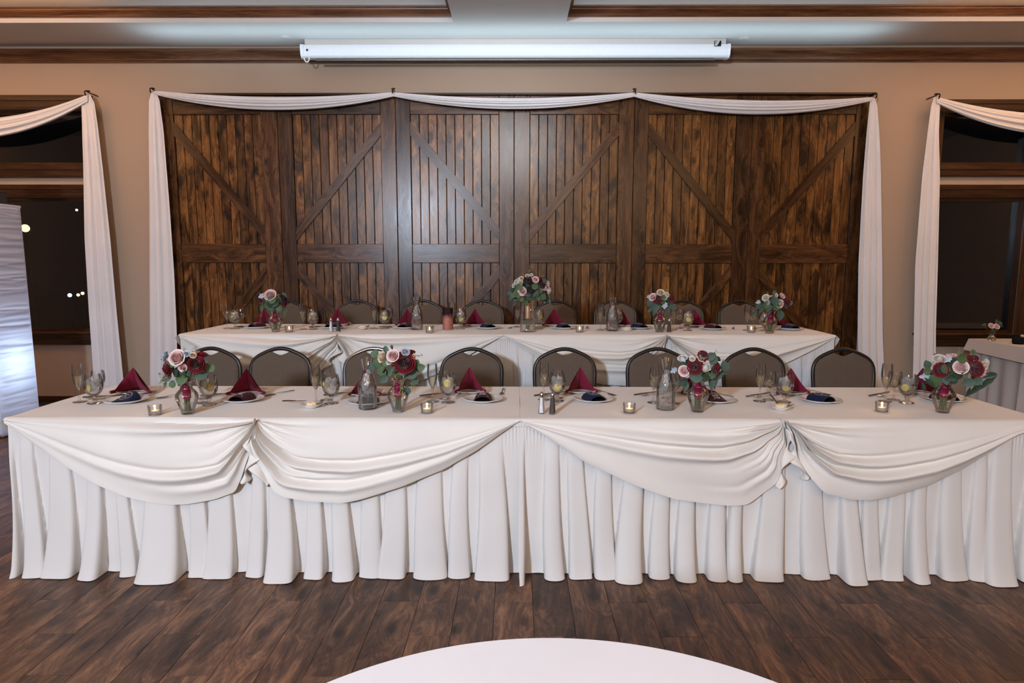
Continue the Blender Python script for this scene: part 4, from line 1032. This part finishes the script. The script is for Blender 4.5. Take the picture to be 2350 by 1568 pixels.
# butter dishes
def butterdish():
    t = thing('butter_dish', '', 'butter dish')
    put('dish', MB().lathe([(0, 0), (.026, 0), (.030, .004), (.050, .018), (.052, .021), (.049, .021), (.030, .008), (0, .006)], 30).mesh('dish', M['china']), t)
    m = MB()
    for k in range(5): m.ball((.011*math.cos(k*1.3), .011*math.sin(k*1.3), .018), .017-.001*k, 14, 8, .75)
    put('butter', m.mesh('butter', M['butter']), t)
    m = MB()
    for k in range(6): m.tube([(.030, 0, .016), (.042+.004*k, .012*math.sin(k), .026+.003*(k % 3))], .0012, 5)
    put('rosemary', m.mesh('rosemary', M['herb']), t)
    return t
BD = Proto(butterdish())
for (x, y), z, lb in (((-.99, .194), ZF, 'butter dish with a flat spreader, above the left front swag'), ((1.352, .171), ZF, 'butter dish with an upright spreader, above the right front swag'), ((-1.174, 2.035), ZR, 'butter dish right of the left rear shakers'), ((.89, 1.936), ZR, 'butter dish right of the right rear carafe')):
    BD.at((x, y, z), 0, lb, 'small butter dishes')
o = put('butter_spreader', kn, None, (-1.085, .235, ZF+.022), (.10, 0, 1.15+PI), (.9, .75, 1), 'steel spreader resting on the left butter dish of the front table', 'cutlery')
o = put('butter_spreader', kn, None, (1.348, .225, ZF+.028), (-.42, 0, .15+PI), (.8, .55, 1), 'steel spreader standing in the right butter dish of the front table', 'cutlery')
# glittered candle holder
t = thing('candle_holder', 'tall cylinder candle holder, dark burgundy fading into rose glitter', 'candle holder', (-.497, 2.005, ZR))
put('cylinder', MB().lathe([(0, 0), (.040, 0), (.0415, .003), (.0415, .168), (.0385, .168), (.0385, .006), (0, .006)], 40).mesh('cylinder', M['glitter']), t)

# ---------------------------------------------------------------- bouquets in vases
def vase():
    t = thing('flower_vase', '', 'vase')
    o = [(0, 0), (.028, 0), (.030, .003), (.029, .008), (.036, .030), (.047, .062), (.0520, .082), (.050, .096), (.040, .110), (.030, .120), (.0270, .128), (.0285, .140), (.033, .152), (.038, .162)]
    inn = [(max(0, r-.002), z) for r, z in o[:2:-1]] + [(.025, .010), (0, .010)]
    put('glass_body', MB().lathe(o+inn, 36).mesh('glass_body', M['glass_thick']), t)
    put('water', MB().lathe([(0, .0105), (.0255, .011), (.0330, .030), (.0395, .048), (0, .048)], 30).mesh('water', M['water']), t)
    return t
VS = Proto(vase())
def rose_mesh(mat, open_=1.0, seed=0):
    r = random.Random(seed); m = MB()
    def petal(a, lean, rad, w, h, curl):
        def fn(u, v):
            x = (u-.5)*2; ang = a + x*w*(.55+.45*v)*(1-.25*v)
            rr = rad*(.30+.70*math.sin(min(1, v*1.05)*PI/2)) + lean*v*v + curl*max(0, v-.72)*1.6
            zz = -.45 + (h+.45)*v - (.10*x*x)*v - curl*max(0, v-.80)*1.2 + .02*math.sin(7*x+seed)
            return (rr*math.cos(ang), rr*math.sin(ang), zz)
        m.grid(fn, 7, 7)
    for ring, (n_, rad, lean, h, w, curl) in enumerate(((3, .15, -.07, .70, 1.4, 0), (4, .27, -.09, .70, 1.15, 0), (5, .40, -.08, .66, .95, .04), (5, .52, -.02, .58, .92, .10), (6, .64, .10, .44, .82, .20), (7, .76, .22, .22, .74, .28))):
        for k in range(n_): petal(2*PI*k/n_+ring*.7+r.uniform(-.15, .15), lean*open_, rad, w, h+r.uniform(-.03, .03), curl*open_)
    m.ball((0, 0, .05), .30, 10, 8, 1.3); m.ball((0, 0, -.2), .45, 10, 6, .9)
    return m.mesh('rose', mat)
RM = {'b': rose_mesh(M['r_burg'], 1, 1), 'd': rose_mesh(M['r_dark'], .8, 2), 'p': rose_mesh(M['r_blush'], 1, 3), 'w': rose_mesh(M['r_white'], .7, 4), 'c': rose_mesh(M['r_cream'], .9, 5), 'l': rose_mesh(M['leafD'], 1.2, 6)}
RN = {'b': 'burgundy rose', 'd': 'dark wine-coloured rose', 'p': 'blush pink rose', 'w': 'white rose', 'c': 'cream rose', 'l': 'pale blue-white blossom'}
def leaf_mesh(mat, asp=1.0, pt=0.0, lob=0):
    m = MB()
    def fn(u, v):
        s = 2*u-1; w = math.sin(PI*min(1, v**(.8+pt*.5)))**(.55+pt*.6)*asp
        if lob: w *= 1+.28*math.sin(v*lob*2*PI)
        return (s*w*.5, v-.5+.0, .10*(s*s)*w - .12*(v-.5)**2*2)
    m.grid(fn, 7, 15 if lob else 11); n = len(m.v)
    m.add([(x, y, z-.02) for x, y, z in m.v[:n]], [q[::-1] for q in m.f])
    return m.mesh('leaf', mat)
LM = {'A': leaf_mesh(M['leafA'], .92), 'B': leaf_mesh(M['leafB'], .70, .6), 'C': leaf_mesh(M['leafC'], .60, .8), 'D': leaf_mesh(M['leafD'], .65, .6, 3), 'L': leaf_mesh(M['leafC'], .26, 1.2), 'M': leaf_mesh(M['leafB'], .42, 1.0)}
def sprig(pts, seed):
    r = random.Random(seed); m = MB()
    m.tube(pts, .0008, 5)
    for i in range(len(pts)-1):
        for k in range(7):
            f = r.random(); p = Vector(pts[i]).lerp(Vector(pts[i+1]), f)+Vector((r.uniform(-.008, .008), r.uniform(-.006, .006), r.uniform(-.008, .008)))
            m.ball(tuple(p), .0024, 6, 4)
    return m.mesh('seeded_sprig', M['seed'])
def bouquet(label, loc, unit, base, roses, leaves, sprigs, wrap='ribbon', seed=0, nfill=15, ztop=.16, group='bridesmaid bouquets in clear vases'):
    """positions are measured sideways and up from the foot of the vase; the dome bulges towards the viewer"""
    t = thing('bouquet', label, 'bouquet', loc, 0, group); r = random.Random(seed)
    X = lambda p: (p[0]-base[0])*unit; Z = lambda p: (base[1]-p[1])*unit*1.01
    cx = sum(X(q) for q in roses)/len(roses); zc_ = sum(Z(q) for q in roses)/len(roses)
    R = max(math.hypot(X(q)-cx, (Z(q)-zc_)) for q in roses)+.012
    def dep(x, z, k=.75):
        d = R*R*1.15-(x-cx)**2-(z-zc_)**2; return -k*math.sqrt(max(0, d))
    for q in roses:
        x, z = X(q), Z(q); y = dep(x, z); rad = q[2]*unit*.98
        nrm = Vector(((x-cx)*.9, y*1.1-.012, (z-zc_)*.9+.030)).normalized()
        if len(q) > 4: nrm = Vector((nrm.x*.3, -.35, 1)).normalized()
        e = nrm.to_track_quat('Z', 'Y').to_euler()
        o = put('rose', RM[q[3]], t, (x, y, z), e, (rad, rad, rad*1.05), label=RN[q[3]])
    # hidden roses at the back so that the dome is round
    for k in range(4):
        a = k*1.2+.3; x, z, y = cx+R*.55*math.cos(a), zc_+R*.12, R*.45*abs(math.sin(a))+.015
        kd = 'bpw'[k % 3]; put('rose', RM[kd], t, (x, max(.01, y), z), (-.6, 0, a), (R*.24,)*3, label=RN[kd])
    for q in leaves:
        x, z = X(q), Z(q); kd = q[3]; L = q[2]*unit*2*(1.0 if kd in 'AD' else 1.25); a = math.radians(q[4] if len(q) > 4 else r.uniform(-60, 60))
        y = dep(x, z, .80)-.004 + r.uniform(-.006, .004)
        if math.hypot(x-cx, z-zc_) > R: y = r.uniform(-.035, .0)
        tl = r.uniform(-.35, .35)
        put('leaf', LM[kd], t, (x, y, z), (PI/2+tl, a, r.uniform(-.35, .35)), (L, L, L))
    for k in range(nfill):   # green collar under the blooms and behind them
        a = 2*PI*k/nfill+r.random()*.4; kd = 'ABCB'[k % 4]; L = r.uniform(.035, .052)*(R/.08)**.5
        x, y = cx*.6+R*.80*math.cos(a), R*.62*math.sin(a); z = zc_-R*.50+r.uniform(-.012, .03)
        put('leaf', LM[kd], t, (x, y-.006, z), (PI/2+r.uniform(-.7, .5), r.uniform(-1.2, 1.2), a+PI/2), (L, L, L))
    for i, s in enumerate(sprigs):
        pts = []
        for q in s:
            x, z = X(q), Z(q); pts.append((x, -.035-.012*i % .03, z))
        put('seeded_sprig', sprig(pts, seed+i), t, kind='stuff')
    rb = .018; z0, z1 = ztop*.47, ztop*1.02
    prof = []
    for k in range(13):
        z = z0+(z1-z0)*k/12; prof.append((rb*(1.0+.06*(k % 2))*(1.0+.10*k/12), z))
    put('ribbon' if wrap == 'ribbon' else 'twine_wrap', MB().lathe([(0, z0)]+prof+[(0, z1)], 20).mesh('wrap', M['ribbon'] if wrap == 'ribbon' else M['gold']), t, label='burgundy satin wrap' if wrap == 'ribbon' else 'rose gold twine wrap')
    m = MB()
    for k in range(12):
        a = 2*PI*k/12+r.random()*.3; ra = rb*(.80 if k % 3 else .45)
        m.tube([(ra*1.05*math.cos(a), ra*1.05*math.sin(a), .0125), (ra*.75*math.cos(a+.2), ra*.75*math.sin(a+.2), z0*.6), (ra*math.cos(a+.35), ra*math.sin(a+.35), z0+.004)], .0030, 6)
    m.tube([(0, 0, z1-.004), (cx*.5, dep(cx, zc_)*.1, z1+(zc_-z1)*.55)], [.016, .035], 12); 
    put('stems', m.mesh('stems', M['stem']), t)
    m = MB().ball((cx, .004, zc_-.012), R*.42, 14, 10, .8); put('foliage_core', m.mesh('foliage_core', M['leafC']), t)
    return t
u1 = .000252
VASES = [((-1.544, .062), ZF, 'clear urn vase holding the leftmost front bouquet'), ((-.538, .119), ZF, 'clear urn vase holding the front bouquet with trailing seeds'), ((.928, .132), ZF, 'clear urn vase right of the right front carafe'), ((2.127, .135), ZF, 'clear urn vase holding the rightmost front bouquet'),
         ((-1.784, 1.835), ZR, 'clear urn vase holding the leftmost rear bouquet'), ((1.125, 1.860), ZR, 'clear urn vase left of the right rear shakers'), ((1.936, 1.80), ZR, 'clear urn vase at the right end of the rear table')]
for (x, y), z, lb in VASES: VS.at((x, y, z), 0, lb, 'clear urn-shaped vases')
bouquet('round bouquet of red and blush roses, leftmost on the front table', (-1.544, .062, ZF), u1, (530, 1440),
        [(340, 550, 150, 'b'), (570, 330, 150, 'p'), (870, 460, 150, 'b'), (270, 310, 95, 'l'), (650, 515, 75, 'p'), (720, 260, 60, 'l'), (830, 290, 60, 'c')],
        [(150, 390, 62, 'A', 0), (545, 750, 112, 'A', 80), (890, 680, 112, 'B', 70), (490, 420, 95, 'A', 100), (1040, 560, 80, 'A', 30), (240, 740, 80, 'B', 60), (320, 860, 75, 'A', 0), (190, 870, 60, 'M', 20), (1000, 400, 60, 'B', -60), (640, 600, 80, 'C', 30), (730, 620, 70, 'C', -20)],
        [[(300, 600), (150, 700), (90, 640)], [(300, 700), (170, 760), (130, 850)], [(780, 300), (880, 190), (840, 150)], [(600, 250), (640, 150)]], seed=1)
bouquet('loose bouquet with a big red rose and round green leaves, second on the front table', (-.538, .119, ZF), u1, (985, 1390),
        [(1170, 410, 185, 'b'), (960, 270, 120, 'p'), (730, 310, 110, 'c'), (1190, 200, 75, 'l'), (870, 380, 70, 'w'), (1330, 300, 50, 'c')],
        [(560, 270, 90, 'A', 10), (600, 450, 92, 'A', 0), (700, 600, 110, 'A', 20), (730, 750, 90, 'B', 50), (1260, 660, 115, 'B', 60), (1460, 510, 80, 'A', 80), (1360, 560, 80, 'B', 50), (930, 535, 70, 'C', 30), (1170, 980, 90, 'B', 0), (1000, 900, 100, 'A', 10), (500, 540, 75, 'B', 0), (1310, 810, 80, 'B', 60), (820, 400, 80, 'A', 90), (1380, 420, 70, 'A', 20), (810, 160, 60, 'B', 0), (1100, 600, 80, 'C', 80), (820, 640, 80, 'A', 70), (940, 110, 40, 'C', 0)],
        [[(960, 600), (960, 700)], [(1090, 720), (1060, 860), (1080, 990)], [(1140, 780), (1090, 900), (1050, 1010)], [(1280, 840), (1320, 900), (1340, 990)], [(1300, 300), (1420, 270), (1500, 280)]], seed=2)
u3 = .000238
bouquet('bouquet with a tall white rose between two burgundy roses, third on the front table', (.928, .132, ZF), u3, (1100, 1440),
        [(915, 470, 138, 'b'), (1130, 510, 112, 'w', 1), (1380, 510, 132, 'b'), (730, 560, 112, 'p'), (1080, 250, 110, 'b'), (870, 310, 62, 'w'), (1040, 300, 70, 'c'), (1150, 280, 60, 'w'), (790, 640, 50, 'p')],
        [(1220, 265, 100, 'B', 60), (1295, 340, 100, 'B', 20), (1420, 330, 65, 'C', -50), (590, 590, 90, 'D', 60), (700, 330, 65, 'D', -40), (960, 690, 110, 'B', 90), (780, 830, 125, 'M', 70), (1340, 850, 150, 'M', 5), (1440, 780, 110, 'M', -25), (1600, 500, 110, 'B', -20), (1600, 620, 90, 'C', 60), (840, 940, 120, 'M', 15), (640, 840, 80, 'M', 90), (1130, 690, 110, 'C', 90), (1290, 660, 80, 'B', 80), (1400, 850, 120, 'M', -10), (1500, 700, 90, 'B', 40)],
        [[(1230, 600), (1310, 640), (1330, 700)], [(1290, 280), (1340, 210), (1370, 160)], [(1250, 620), (1270, 690)]], seed=3)
bouquet('spreading bouquet with pointed dark leaves, rightmost on the front table', (2.127, .135, ZF), u3, (740, 1460),
        [(1010, 500, 148, 'b'), (740, 470, 132, 'p'), (480, 550, 140, 'b'), (1185, 430, 85, 'c'), (1240, 365, 65, 'w'), (1100, 620, 62, 'c'), (1000, 290, 60, 'b'), (1180, 560, 60, 'p')],
        [(740, 285, 110, 'A', 70), (500, 520, 95, 'A', -10), (340, 490, 90, 'B', -30), (300, 595, 80, 'A', 70), (320, 720, 120, 'D', 80), (390, 860, 150, 'L', -45), (310, 960, 110, 'L', -20), (1390, 740, 150, 'L', 60), (1430, 820, 150, 'L', 50), (1310, 880, 160, 'L', 35), (1120, 950, 190, 'L', 35), (1210, 1060, 100, 'L', 25), (1330, 600, 110, 'L', 88), (900, 770, 100, 'B', 70), (1040, 740, 100, 'B', 50), (800, 560, 80, 'C', 60), (1140, 770, 80, 'D', 30), (620, 680, 110, 'C', 70), (540, 330, 80, 'D', 40), (1300, 660, 130, 'L', 70), (930, 160, 50, 'A', -20), (700, 640, 90, 'C', 100)],
        [[(860, 350), (890, 230), (870, 140)], [(880, 340), (930, 240)], [(850, 300), (850, 190)]], seed=4)
ub = .000700
bouquet('small bouquet with one blush bloom on top, leftmost on the rear table', (-1.784, 1.835, ZR), ub, (1085, 683),
        [(1085, 290, 62, 'p'), (1195, 335, 52, 'd'), (970, 340, 40, 'b'), (1030, 290, 35, 'c'), (1200, 380, 38, 'b'), (1060, 340, 30, 'w')],
        [(985, 300, 42, 'D', 70), (1050, 395, 42, 'A', 20), (1110, 335, 45, 'A', 60), (1175, 330, 35, 'A', 0), (1160, 420, 45, 'A', -20), (1095, 425, 40, 'B', 0), (1030, 335, 35, 'C', 50), (1220, 290, 30, 'B', -40), (960, 430, 40, 'M', 10), (1210, 460, 45, 'M', -10), (1080, 380, 45, 'C', 0), (1130, 380, 45, 'C', 40)],
        [[(980, 430), (950, 500), (945, 570)], [(1200, 420), (1215, 480), (1205, 530)], [(1080, 270), (1100, 220)], [(1190, 300), (1225, 265)]], seed=5)
uc = .000845
bouquet('small bouquet of burgundy and cream roses, second from the right on the rear table', (1.125, 1.860, ZR), uc, (840, 565),
        [(800, 278, 34, 'b'), (920, 270, 40, 'b'), (762, 255, 34, 'p'), (825, 215, 34, 'c'), (880, 232, 26, 'w'), (860, 255, 24, 'c')],
        [(870, 328, 38, 'D', 0), (790, 345, 40, 'B', 30), (745, 310, 36, 'B', -30), (905, 360, 38, 'M', -20), (780, 390, 38, 'M', 10), (842, 255, 26, 'A', 0), (930, 325, 34, 'B', 40), (745, 370, 30, 'M', 40), (830, 350, 34, 'C', 0), (730, 250, 22, 'D', 60), (960, 350, 30, 'M', 60)],
        [[(880, 210), (890, 180)], [(860, 240), (850, 290)]], seed=6)
bouquet('small bouquet with a red rose at its right, rightmost on the rear table', (1.936, 1.80, ZR), uc, (1837, 572),
        [(1940, 303, 52, 'b'), (1880, 312, 38, 'c'), (1765, 262, 34, 'w'), (1900, 245, 26, 'p'), (1775, 300, 24, 'w'), (1840, 240, 22, 'w')],
        [(1830, 290, 42, 'B', 0), (1772, 318, 34, 'A', 30), (1720, 330, 36, 'B', 40), (1905, 415, 44, 'B', 0), (1850, 335, 38, 'A', 60), (1790, 345, 38, 'B', 10), (1830, 225, 30, 'A', 0), (1710, 300, 26, 'D', 70), (1735, 370, 34, 'M', 20), (1870, 365, 30, 'M', -20), (1985, 310, 26, 'B', 60), (1810, 385, 34, 'M', 0), (1690, 400, 34, 'M', 40)],
        [[(1800, 250), (1770, 215)], [(1850, 240), (1845, 195)]], seed=7)
# bride's bouquet in the hobnail vase
t = thing('textured_vase', 'wide hobnail glass vase under the tall gold-wrapped bouquet', 'vase', (.126, 1.862, ZR))
m = MB(); prof = [(0, 0), (.056, 0), (.060, .004), (.060, .016), (.056, .030)]
def hv(u, v):
    z = .03+.185*v; r0 = .056-.012*v+.004*math.sin(v*PI); b = .0022*abs(math.sin(u*2*PI*10+(int(v*14) % 2)*PI/2))*abs(math.sin(v*14*PI))
    a = 2*PI*u; return ((r0+b)*math.cos(a), (r0+b)*math.sin(a), z)
m.lathe(prof, 80); m.grid(hv, 80, 57, True); put('glass_body', m.mesh('glass_body', M['glass_thick']), t)
put('water', MB().lathe([(0, .006), (.053, .007), (.054, .020), (.050, .060), (.048, .085), (0, .085)], 30).mesh('water', M['water']), t)
ud = .000335
bouquet('large domed bouquet with a gold-wrapped handle, centre of the rear table', (.126, 1.862, ZR), ud, (640, 1400),
        [(515, 480, 98, 'p'), (700, 445, 88, 'd'), (625, 240, 88, 'd'), (800, 232, 72, 'p'), (940, 350, 78, 'd'), (470, 290, 66, 'w'), (370, 280, 52, 'w'), (320, 365, 52, 'w'), (490, 205, 52, 'c'), (1070, 320, 62, 'p'), (1090, 470, 80, 'w'), (710, 130, 42, 'w'), (620, 150, 46, 'c'), (940, 450, 42, 'c'), (420, 340, 55, 'w'), (1010, 420, 50, 'p')],
        [(965, 600, 88, 'A', 10), (320, 560, 80, 'A', -10), (790, 370, 80, 'A', 60), (450, 380, 80, 'A', 40), (835, 530, 60, 'B', 0), (500, 655, 60, 'A', -20), (370, 660, 75, 'B', 40), (910, 490, 55, 'B', 70), (700, 620, 100, 'C', 80), (1100, 640, 90, 'M', -20), (225, 530, 55, 'B', 60), (350, 760, 80, 'M', 40), (590, 740, 60, 'A', 0), (860, 640, 55, 'B', 0), (280, 450, 60, 'C', 0), (1000, 260, 60, 'B', -40), (780, 560, 70, 'C', 30), (630, 560, 70, 'C', 90), (420, 570, 70, 'A', 60), (1130, 720, 60, 'M', -10), (260, 640, 70, 'M', 50), (1010, 700, 70, 'C', 0)],
        [[(560, 150), (500, 90)], [(960, 190), (1000, 130)], [(660, 100), (665, 20)], [(300, 330), (260, 260)], [(350, 700), (290, 880)]], wrap='gold', seed=8, nfill=14, ztop=.215, group="bouquet of the bride")

# ---------------------------------------------------------------- lit fabric column with a lamp head on top, left
def m_scrim():
    t = NT('stretch_scrim'); d = t.n('ShaderNodeBsdfDiffuse'); d.inputs[0].default_value = (.78, .78, .84, 1)
    tr = t.n('ShaderNodeBsdfTranslucent'); tr.inputs[0].default_value = (.80, .84, .95, 1)
    mx = t.n('ShaderNodeMixShader'); mx.inputs[0].default_value = .45; t.l(d.outputs[0], mx.inputs[1]); t.l(tr.outputs[0], mx.inputs[2]); t.l(mx.outputs[0], t.out.inputs[0]); return t.m
M['scrim'] = m_scrim()
col = thing('fabric_column', 'tall square column wrapped in ruched white fabric, lit from inside, left edge', 'light column', (-4.56, 2.55, 0), -.06)
r = random.Random(12); ridg = [(r.random(), r.uniform(.003, .009), r.uniform(-.08, .08), r.random()*6) for _ in range(120)]
def colf(u, v):
    a = u*4; s = int(a) % 4; f = a-int(a); hwid = .198+.004*(1-v)
    c = [(-1, -1), (1, -1), (1, 1), (-1, 1)]; p, q = c[s], c[(s+1) % 4]
    nx_, ny_ = (q[1]-p[1])/2, -(q[0]-p[0])/2
    d = 0; e = min(1, min(f, 1-f)*10)
    for c0, am, sl, ph in ridg:
        dz = v-c0-sl*.10*math.sin(f*PI+ph); d += am*math.exp(-(dz/.0065)**2)
    hw_ = hwid
    return ((p[0]+(q[0]-p[0])*f)*hw_+nx_*d*e, (p[1]+(q[1]-p[1])*f)*hw_+ny_*d*e, .03+1.94*v)
m = MB(); m.grid(colf, 96, 260, True); put('scrim_cover', m.mesh('scrim_cover', M['scrim']), col)
put('top_plate', MB().box(-.205, .205, -.205, .205, 1.97, 1.995, .006).mesh('top_plate', M['scrim'], False), col)
put('base_plate', MB().box(-.22, .22, -.22, .22, 0, .02, .005).mesh('base_plate', M['steel'], False), col)
point('column_lamp', (-4.56, 2.55, .62), 6, (.62, .78, 1.0), .10)
mh = thing('moving_head_light', 'black stage light standing on the lit fabric column', 'stage light', (-4.56, 2.55, 1.996))
put('base', MB().box(-.155, .155, -.13, .13, 0, .11, .012).mesh('base', M['blackgloss'], False), mh)
for sx in (-1, 1): put('yoke_arm', MB().box(sx*.135-.024, sx*.135+.024, -.05, .05, .11, .345, .010).mesh('yoke_arm', M['blackgloss'], False), mh)
hd = put('head', MB().lathe([(0, -.12), (.07, -.12), (.082, -.10), (.085, .06), (.075, .10), (0, .10)], 24).mesh('head', M['blackgloss']), mh, (0, 0, .27), (PI/2-.3, 0, 0))
put('lens', MB().lathe([(0, 0), (.055, 0), (.06, .01), (0, .02)], 24).mesh('lens', M['glass_thick']), hd, (0, 0, .1005))

# ---------------------------------------------------------------- small draped table at the right window
sx0, sx1, sy0, sy1 = 4.54, 6.1, 2.62, 3.30
table('side table under grey-white cloths at the right window', sx0, sx1, sy0, sy1, .755, 0, None)
t = thing('side_table_skirt', 'greyish gathered skirt of the side table at the right window', 'table skirt'); r = random.Random(5)
def sk(u, v):
    per = [(sx1, sy0), (sx0, sy0), (sx0, sy1), (sx1, sy1)]; L = [sx1-sx0, sy1-sy0, sx1-sx0]; s = u*sum(L); 
    k = 0
    while k < 2 and s > L[k]: s -= L[k]; k += 1
    p, q = per[k], per[k+1]; f = s/L[k]; nx_, ny_ = [(0, -1), (-1, 0), (0, 1)][k]
    w = u*sum(L); d = .01+(.010+.035*v)*(.5+.5*math.sin(w*44+1.5*math.sin(w*9)+v))
    e = min(1, min(s, L[k]-s)/.05)
    return (p[0]+(q[0]-p[0])*f+nx_*d, p[1]+(q[1]-p[1])*f+ny_*d, .75-.745*v)
m = MB(); m.grid(sk, 420, 24); put('gathered_panel', m.mesh('gathered_panel', M['greycloth']), t)
t = thing('square_overlay', 'pale square overlay with hanging corner on the side table at the right window', 'tablecloth')
m = MB(); m.grid(lambda u, v: (sx0-.02+(sx1-sx0+.04)*u, sy0-.02+(sy1-sy0+.04)*v, .7605+.001*math.sin(u*9)*math.sin(v*7)), 20, 12)
put('cloth_top', m.mesh('cloth_top', M['greycloth']), t)
m = MB(); m.grid(lambda u, v: (sx0-.022-.045*v, sy1+.02-(sy1-sy0+.04+.05*v)*u, .7605-v*(.11+.02*u)), 24, 8)
m.grid(lambda u, v: (sx0-.022-.045*v*(1-u)+(sx1-sx0)*u, sy0-.022-.05*v, .7605-v*(.13+.22*math.exp(-((u-.10)/.10)**2))), 40, 10)
put('hanging_edge', m.mesh('hanging_edge', M['greycloth']), t)
ZS = .7625
t = thing('bud_vase', 'tiny round glass vase on the side table at the right window', 'vase', (4.60, 3.13, ZS))
put('glass_body', MB().lathe([(0, 0), (.022, 0), (.036, .014), (.038, .028), (.026, .046), (.013, .056), (.014, .070), (.012, .070), (.011, .056), (.024, .044), (.035, .028), (.033, .016), (0, .006)], 24).mesh('glass_body', M['glass_thick']), t)
t = thing('bud_arrangement', 'two small pink roses with thin leaves in the tiny round vase', 'flowers', (4.60, 3.13, ZS))
for x, z in ((-.030, .145), (.022, .138)): put('rose', RM['p'], t, (x, -.02, z), (1.1, 0, 0), (.026,)*3)
m = MB()
for x, z in ((-.030, .135), (.022, .13), (.07, .15), (-.08, .14), (.05, .16)): m.tube([(0, 0, .01), (x*.3, -.005, .07), (x, -.01, z)], .0016, 5)
put('stems', m.mesh('stems', M['stem']), t)
for k, (x, z, a) in enumerate(((.075, .165, -50), (.06, .17, -20), (-.085, .155, 80), (-.07, .13, 70), (.0, .10, 10), (.085, .14, -70), (.03, .175, 10))):
    put('leaf', LM['L' if k % 2 else 'M'], t, (x, 0, z), (PI/2, math.radians(a), .2), (.07, .07, .07))
t = thing('round_box', 'small dark round pot on the side table at the right window', 'pot', (4.66, 2.88, ZS))
put('pot', MB().lathe([(0, 0), (.040, 0), (.048, .01), (.050, .055), (.045, .065), (0, .065)], 24).mesh('pot', M['black']), t)
put('white_bloom', RM['w'], t, (.03, -.01, .07), (.6, 0, 0), (.022,)*3)
t = thing('taper_candle', 'slim ivory candle on the side table at the right window', 'candle', (4.66, 2.72, ZS))
put('candle', MB().lathe([(0, 0), (.012, 0), (.011, .14), (.006, .150), (0, .151)], 16).mesh('candle', M['wax']), t)
put('wick', MB().tube([(0, 0, .15), (.002, 0, .160)], .001, 5).mesh('wick', M['black']), t)

# ---------------------------------------------------------------- night outside
put('ground_outside', MB().box(-30, 30, 4.2, 40, -.6, -.5).mesh('ground_outside', m_plain('dark_asphalt', (.02, .02, .02, 1), .9), False), kind='structure')
sl = thing('street_lamp', 'street lamp glowing warm outside the left window', 'street lamp', (-13.04, 14, -.5))
put('post', MB().lathe([(.10, 0), (.06, .3), (.045, 2.0), (.04, 2.75), (0, 2.76)], 12).mesh('post', M['black']), sl)
put('globe', MB().ball((0, 0, 2.94), .10, 16, 12).mesh('globe', m_emit('lamp_globe', (1.0, .55, .20, 1), 6)), sl)
em1, em2 = m_emit('distant_warm', (1.0, .5, .2, 1), 12), m_emit('distant_blue', (.25, .45, 1.0, 1), 14)
for k, (x, z, mt, rr2, lb) in enumerate(((-12.0, .66, em2, .05, 'blue light'), (-11.82, .70, em1, .04, 'orange light beside the blue one'), (-11.97, 2.96, em1, .03, 'faint orange light high up'), (-11.69, .77, em1, .03, 'small amber light'), (-12.47, .62, em1, .04, 'low amber light'))):
    t = thing('distant_light', lb+' far outside the left window', 'distant light', (x, 14+.25*k, z)); 
    put('bulb', MB().ball((0, 0, 0), rr2, 10, 8).mesh('bulb', mt), t)
    put('post', MB().tube([(0, .06, z*0-.5-z), (0, .06, 0)], .02, 6).mesh('post', M['black']), t)
